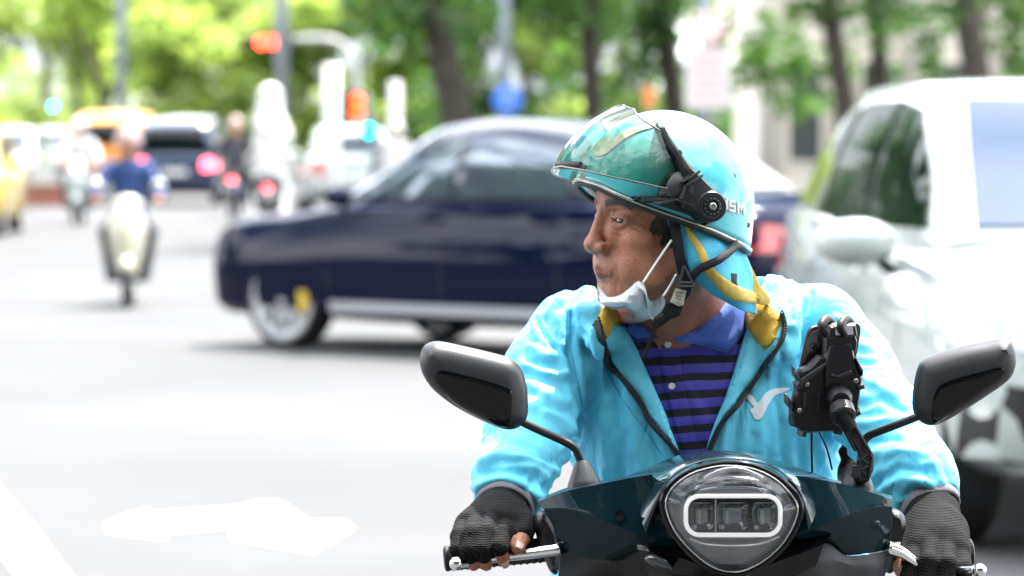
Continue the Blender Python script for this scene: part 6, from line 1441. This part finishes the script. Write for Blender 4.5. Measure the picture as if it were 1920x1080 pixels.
# ================================================================= straps, mask, sun flap
bvh2 = BVHTree.FromPolygons([Vector(v) for v in np.vstack([V, Vs, Vj])], [tuple(map(int, q)) for q in np.vstack([Q, Qs+len(V), Qj+len(V)+len(Vs)])])
S_b = on(bvh2, 5.37, 9)
web = mat('black_webbing', (.006, .0065, .009), .75, bump=.4, bs=800)
flapc = mat('cyan_flap_cloth', (.06, .46, .66), .65, var=.08, vs_=18, bump=.3, bs=55)
flapd = mat('yellow_flap_trim', (.52, .36, .05), .65, var=.12, vs_=30, bump=.2, bs=80)
# flap: curved sheets hanging from the helmet to the collar
def sheet(name, rows, m, parent, nu=20, nv=8, th=.0015, wr=.0016, seed=1):
    Vv, Fv = loft([[W(*p) for p in r] for r in rows], nu, nv, True)
    Vv = Vv+np.stack([np.zeros(len(Vv)), wr*vnoise(Vv, 45, seed)+wr*.8*vnoise(Vv, 95, seed+3), np.zeros(len(Vv))], 1)
    o = mk(name, Vv, Fv, m, parent); solidify(o, th, 0); return o
FL = sheet('sun_flap', [[(1243, 398, 5.345), (1262, 404, 5.335), (1300, 420, 5.335), (1345, 430, 5.35), (1385, 452, 5.39)],
                   [(1262, 440, 5.345), (1280, 450, 5.330), (1310, 460, 5.325), (1355, 468, 5.345), (1402, 486, 5.41)],
                   [(1276, 480, 5.355), (1290, 500, 5.335), (1325, 500, 5.320), (1365, 510, 5.345), (1410, 516, 5.42)],
                   [(1300, 520, 5.37), (1312, 532, 5.355), (1345, 545, 5.345), (1385, 556, 5.37), (1414, 552, 5.43)],
                   [(1308, 524, 5.39), (1330, 548, 5.38), (1362, 566, 5.38), (1392, 582, 5.40), (1418, 590, 5.44)]], flapc, RIDER, 30, 8)
FL['label'] = 'cyan neck flap with yellow edging under the helmet'
bvf = BVHTree.FromPolygons([v.co+RIDER.location for v in FL.data.vertices], [tuple(p.vertices) for p in FL.data.polygons])
S_f = on(bvf, 5.36, 12)
strip('flap_trim', [(1288, 424), (1297, 446), (1312, 468), (1322, 494), (1318, 506)], [9, 12, 15, 14], flapd, FL, .003, S_f)
strip('flap_trim', [(1322, 500), (1346, 524), (1372, 546), (1400, 556), (1420, 562)], [16, 20, 26, 22, 12], flapd, FL, .004, S_f)
patch('flap_trim', cat([(1404, 498), (1412, 512), (1424, 536), (1442, 560), (1436, 572), (1414, 566), (1398, 560), (1406, 548), (1409, 528)], 3, True), flat_at(5.425, tilt=(1410, 530, .0008, 0)), flapd, FL, .004, .004, .004, 5)
patch('flap_eyelet', [(1370, 512), (1381, 514), (1380, 528), (1386, 548), (1376, 540), (1370, 526)], S_f, web, FL, .002, .002, .001, 4)
# webbing
def wstrip(path, w, name='strap', y=None, m=web, parent=None, th=.003):
    """flat webbing through world points given as (px,py,y)"""
    P = cat([tuple(W(*p)) for p in path], 6); T = np.gradient(P, axis=0); T /= np.linalg.norm(T, axis=1)[:, None]
    vd = np.array([0, 1, 0.]); S_ = np.cross(T, vd); S_ /= np.linalg.norm(S_, axis=1)[:, None]
    w2 = w/1340/2; Vv, Fv = grid(np.stack([P-S_*w2, P+S_*w2], 1)); o = mk(name, Vv, Fv, m, parent or HELM); solidify(o, th, 0); return o
wstrip([(1262, 408, 5.33), (1268, 440, 5.325), (1276, 490, 5.33), (1286, 528, 5.345), (1284, 552, 5.36)], 20, 'chin_strap')
wstrip([(1385, 456, 5.36), (1350, 486, 5.315), (1310, 506, 5.318), (1288, 534, 5.335)], 15, 'rear_strap')
wstrip([(1288, 545, 5.345), (1268, 575, 5.36), (1250, 595, 5.375), (1225, 612, 5.38)], 15, 'chin_strap')
wstrip([(1228, 606, 5.375), (1222, 630, 5.385), (1214, 655, 5.39), (1204, 672, 5.39)], 9, 'strap_end')
mb = MB()
for a, b in (((1283, 498), (1272, 536)), ((1283, 498), (1301, 536)), ((1272, 537), (1302, 537)), ((1274, 530), (1300, 530))): mb.tube([W(*a, 5.322), W(*b, 5.322)], .0022, 8)
mb.build('slider', blk2, HELM)
patch('buckle', [(1266, 540), (1287, 545), (1281, 572), (1272, 574), (1256, 566)], flat_at(5.335), mat('clear_buckle', (.45, .45, .36), .25, coat=.6), HELM, .006, .004, .006, 5)
patch('buckle_tongue', [(1254, 562), (1280, 574), (1274, 592), (1258, 598), (1240, 586)], flat_at(5.342), blk, HELM, .006, .004, .006, 5)
mb = MB()
for k in range(4): mb.tube([W(1268+2*k-4, 546+6*k, 5.328), W(1281-k, 549+6*k, 5.328)], .0007, 6)
mb.build('buckle_rib', mat('buckle_rib_grey', (.3, .3, .25), .4), HELM)
# face mask pulled below the chin
mk_m = mat('mask_cloth', (.74, .77, .79), .8, var=.04, vs_=40, bump=.35, bs=120, sub=.1)
MP = [(1126, 536), (1130, 556), (1142, 563), (1160, 556), (1180, 540), (1194, 525), (1204, 530), (1211, 542), (1213, 562), (1217, 568), (1236, 552), (1247, 558), (1246, 574), (1232, 590), (1214, 600), (1196, 607), (1172, 606), (1158, 598), (1150, 578), (1136, 568), (1128, 560)]
MP2 = [(1126, 538), (1140, 556), (1162, 553), (1180, 540), (1195, 526), (1206, 534), (1212, 552), (1222, 562), (1238, 553), (1247, 562), (1240, 582), (1222, 596), (1196, 607), (1172, 606), (1156, 596), (1148, 578), (1132, 566)]
MASK = patch('face_mask', cat(MP2, 3, True), on(bvh2, 5.36, 14, 6), mk_m, RIDER, .014, .012, .002, 5,
      prof=lambda P, d: .0035+.0125*np.sqrt(1-(1-np.clip(d/.014, 0, 1))**2)+.0018*np.sin((P[:, 0]*.25-P[:, 1])*.33)*np.clip(d/.01, 0, 1)+.001*np.sin((P[:, 0]+P[:, 1]*.6)*.21))
MASK['label'] = 'white surgical mask pulled down under the chin'
strip('mask_hem', [(1196, 527), (1207, 536), (1212, 556), (1218, 570), (1232, 582)], 4, mat('mask_hem', (.75, .78, .80), .7), MASK, .0185, on(bvh2, 5.36, 14, 6))
for pth in ([(1205, 531, 5.31), (1222, 505, 5.315), (1240, 478, 5.318), (1259, 450, 5.32)], [(1243, 556, 5.33), (1256, 536, 5.33), (1268, 514, 5.325)]):
    MB().tube([W(*p) for p in pth], .0016, 8, 4).build('ear_loop', mat('white_elastic', (.78, .78, .76), .7), MASK, True)
# end
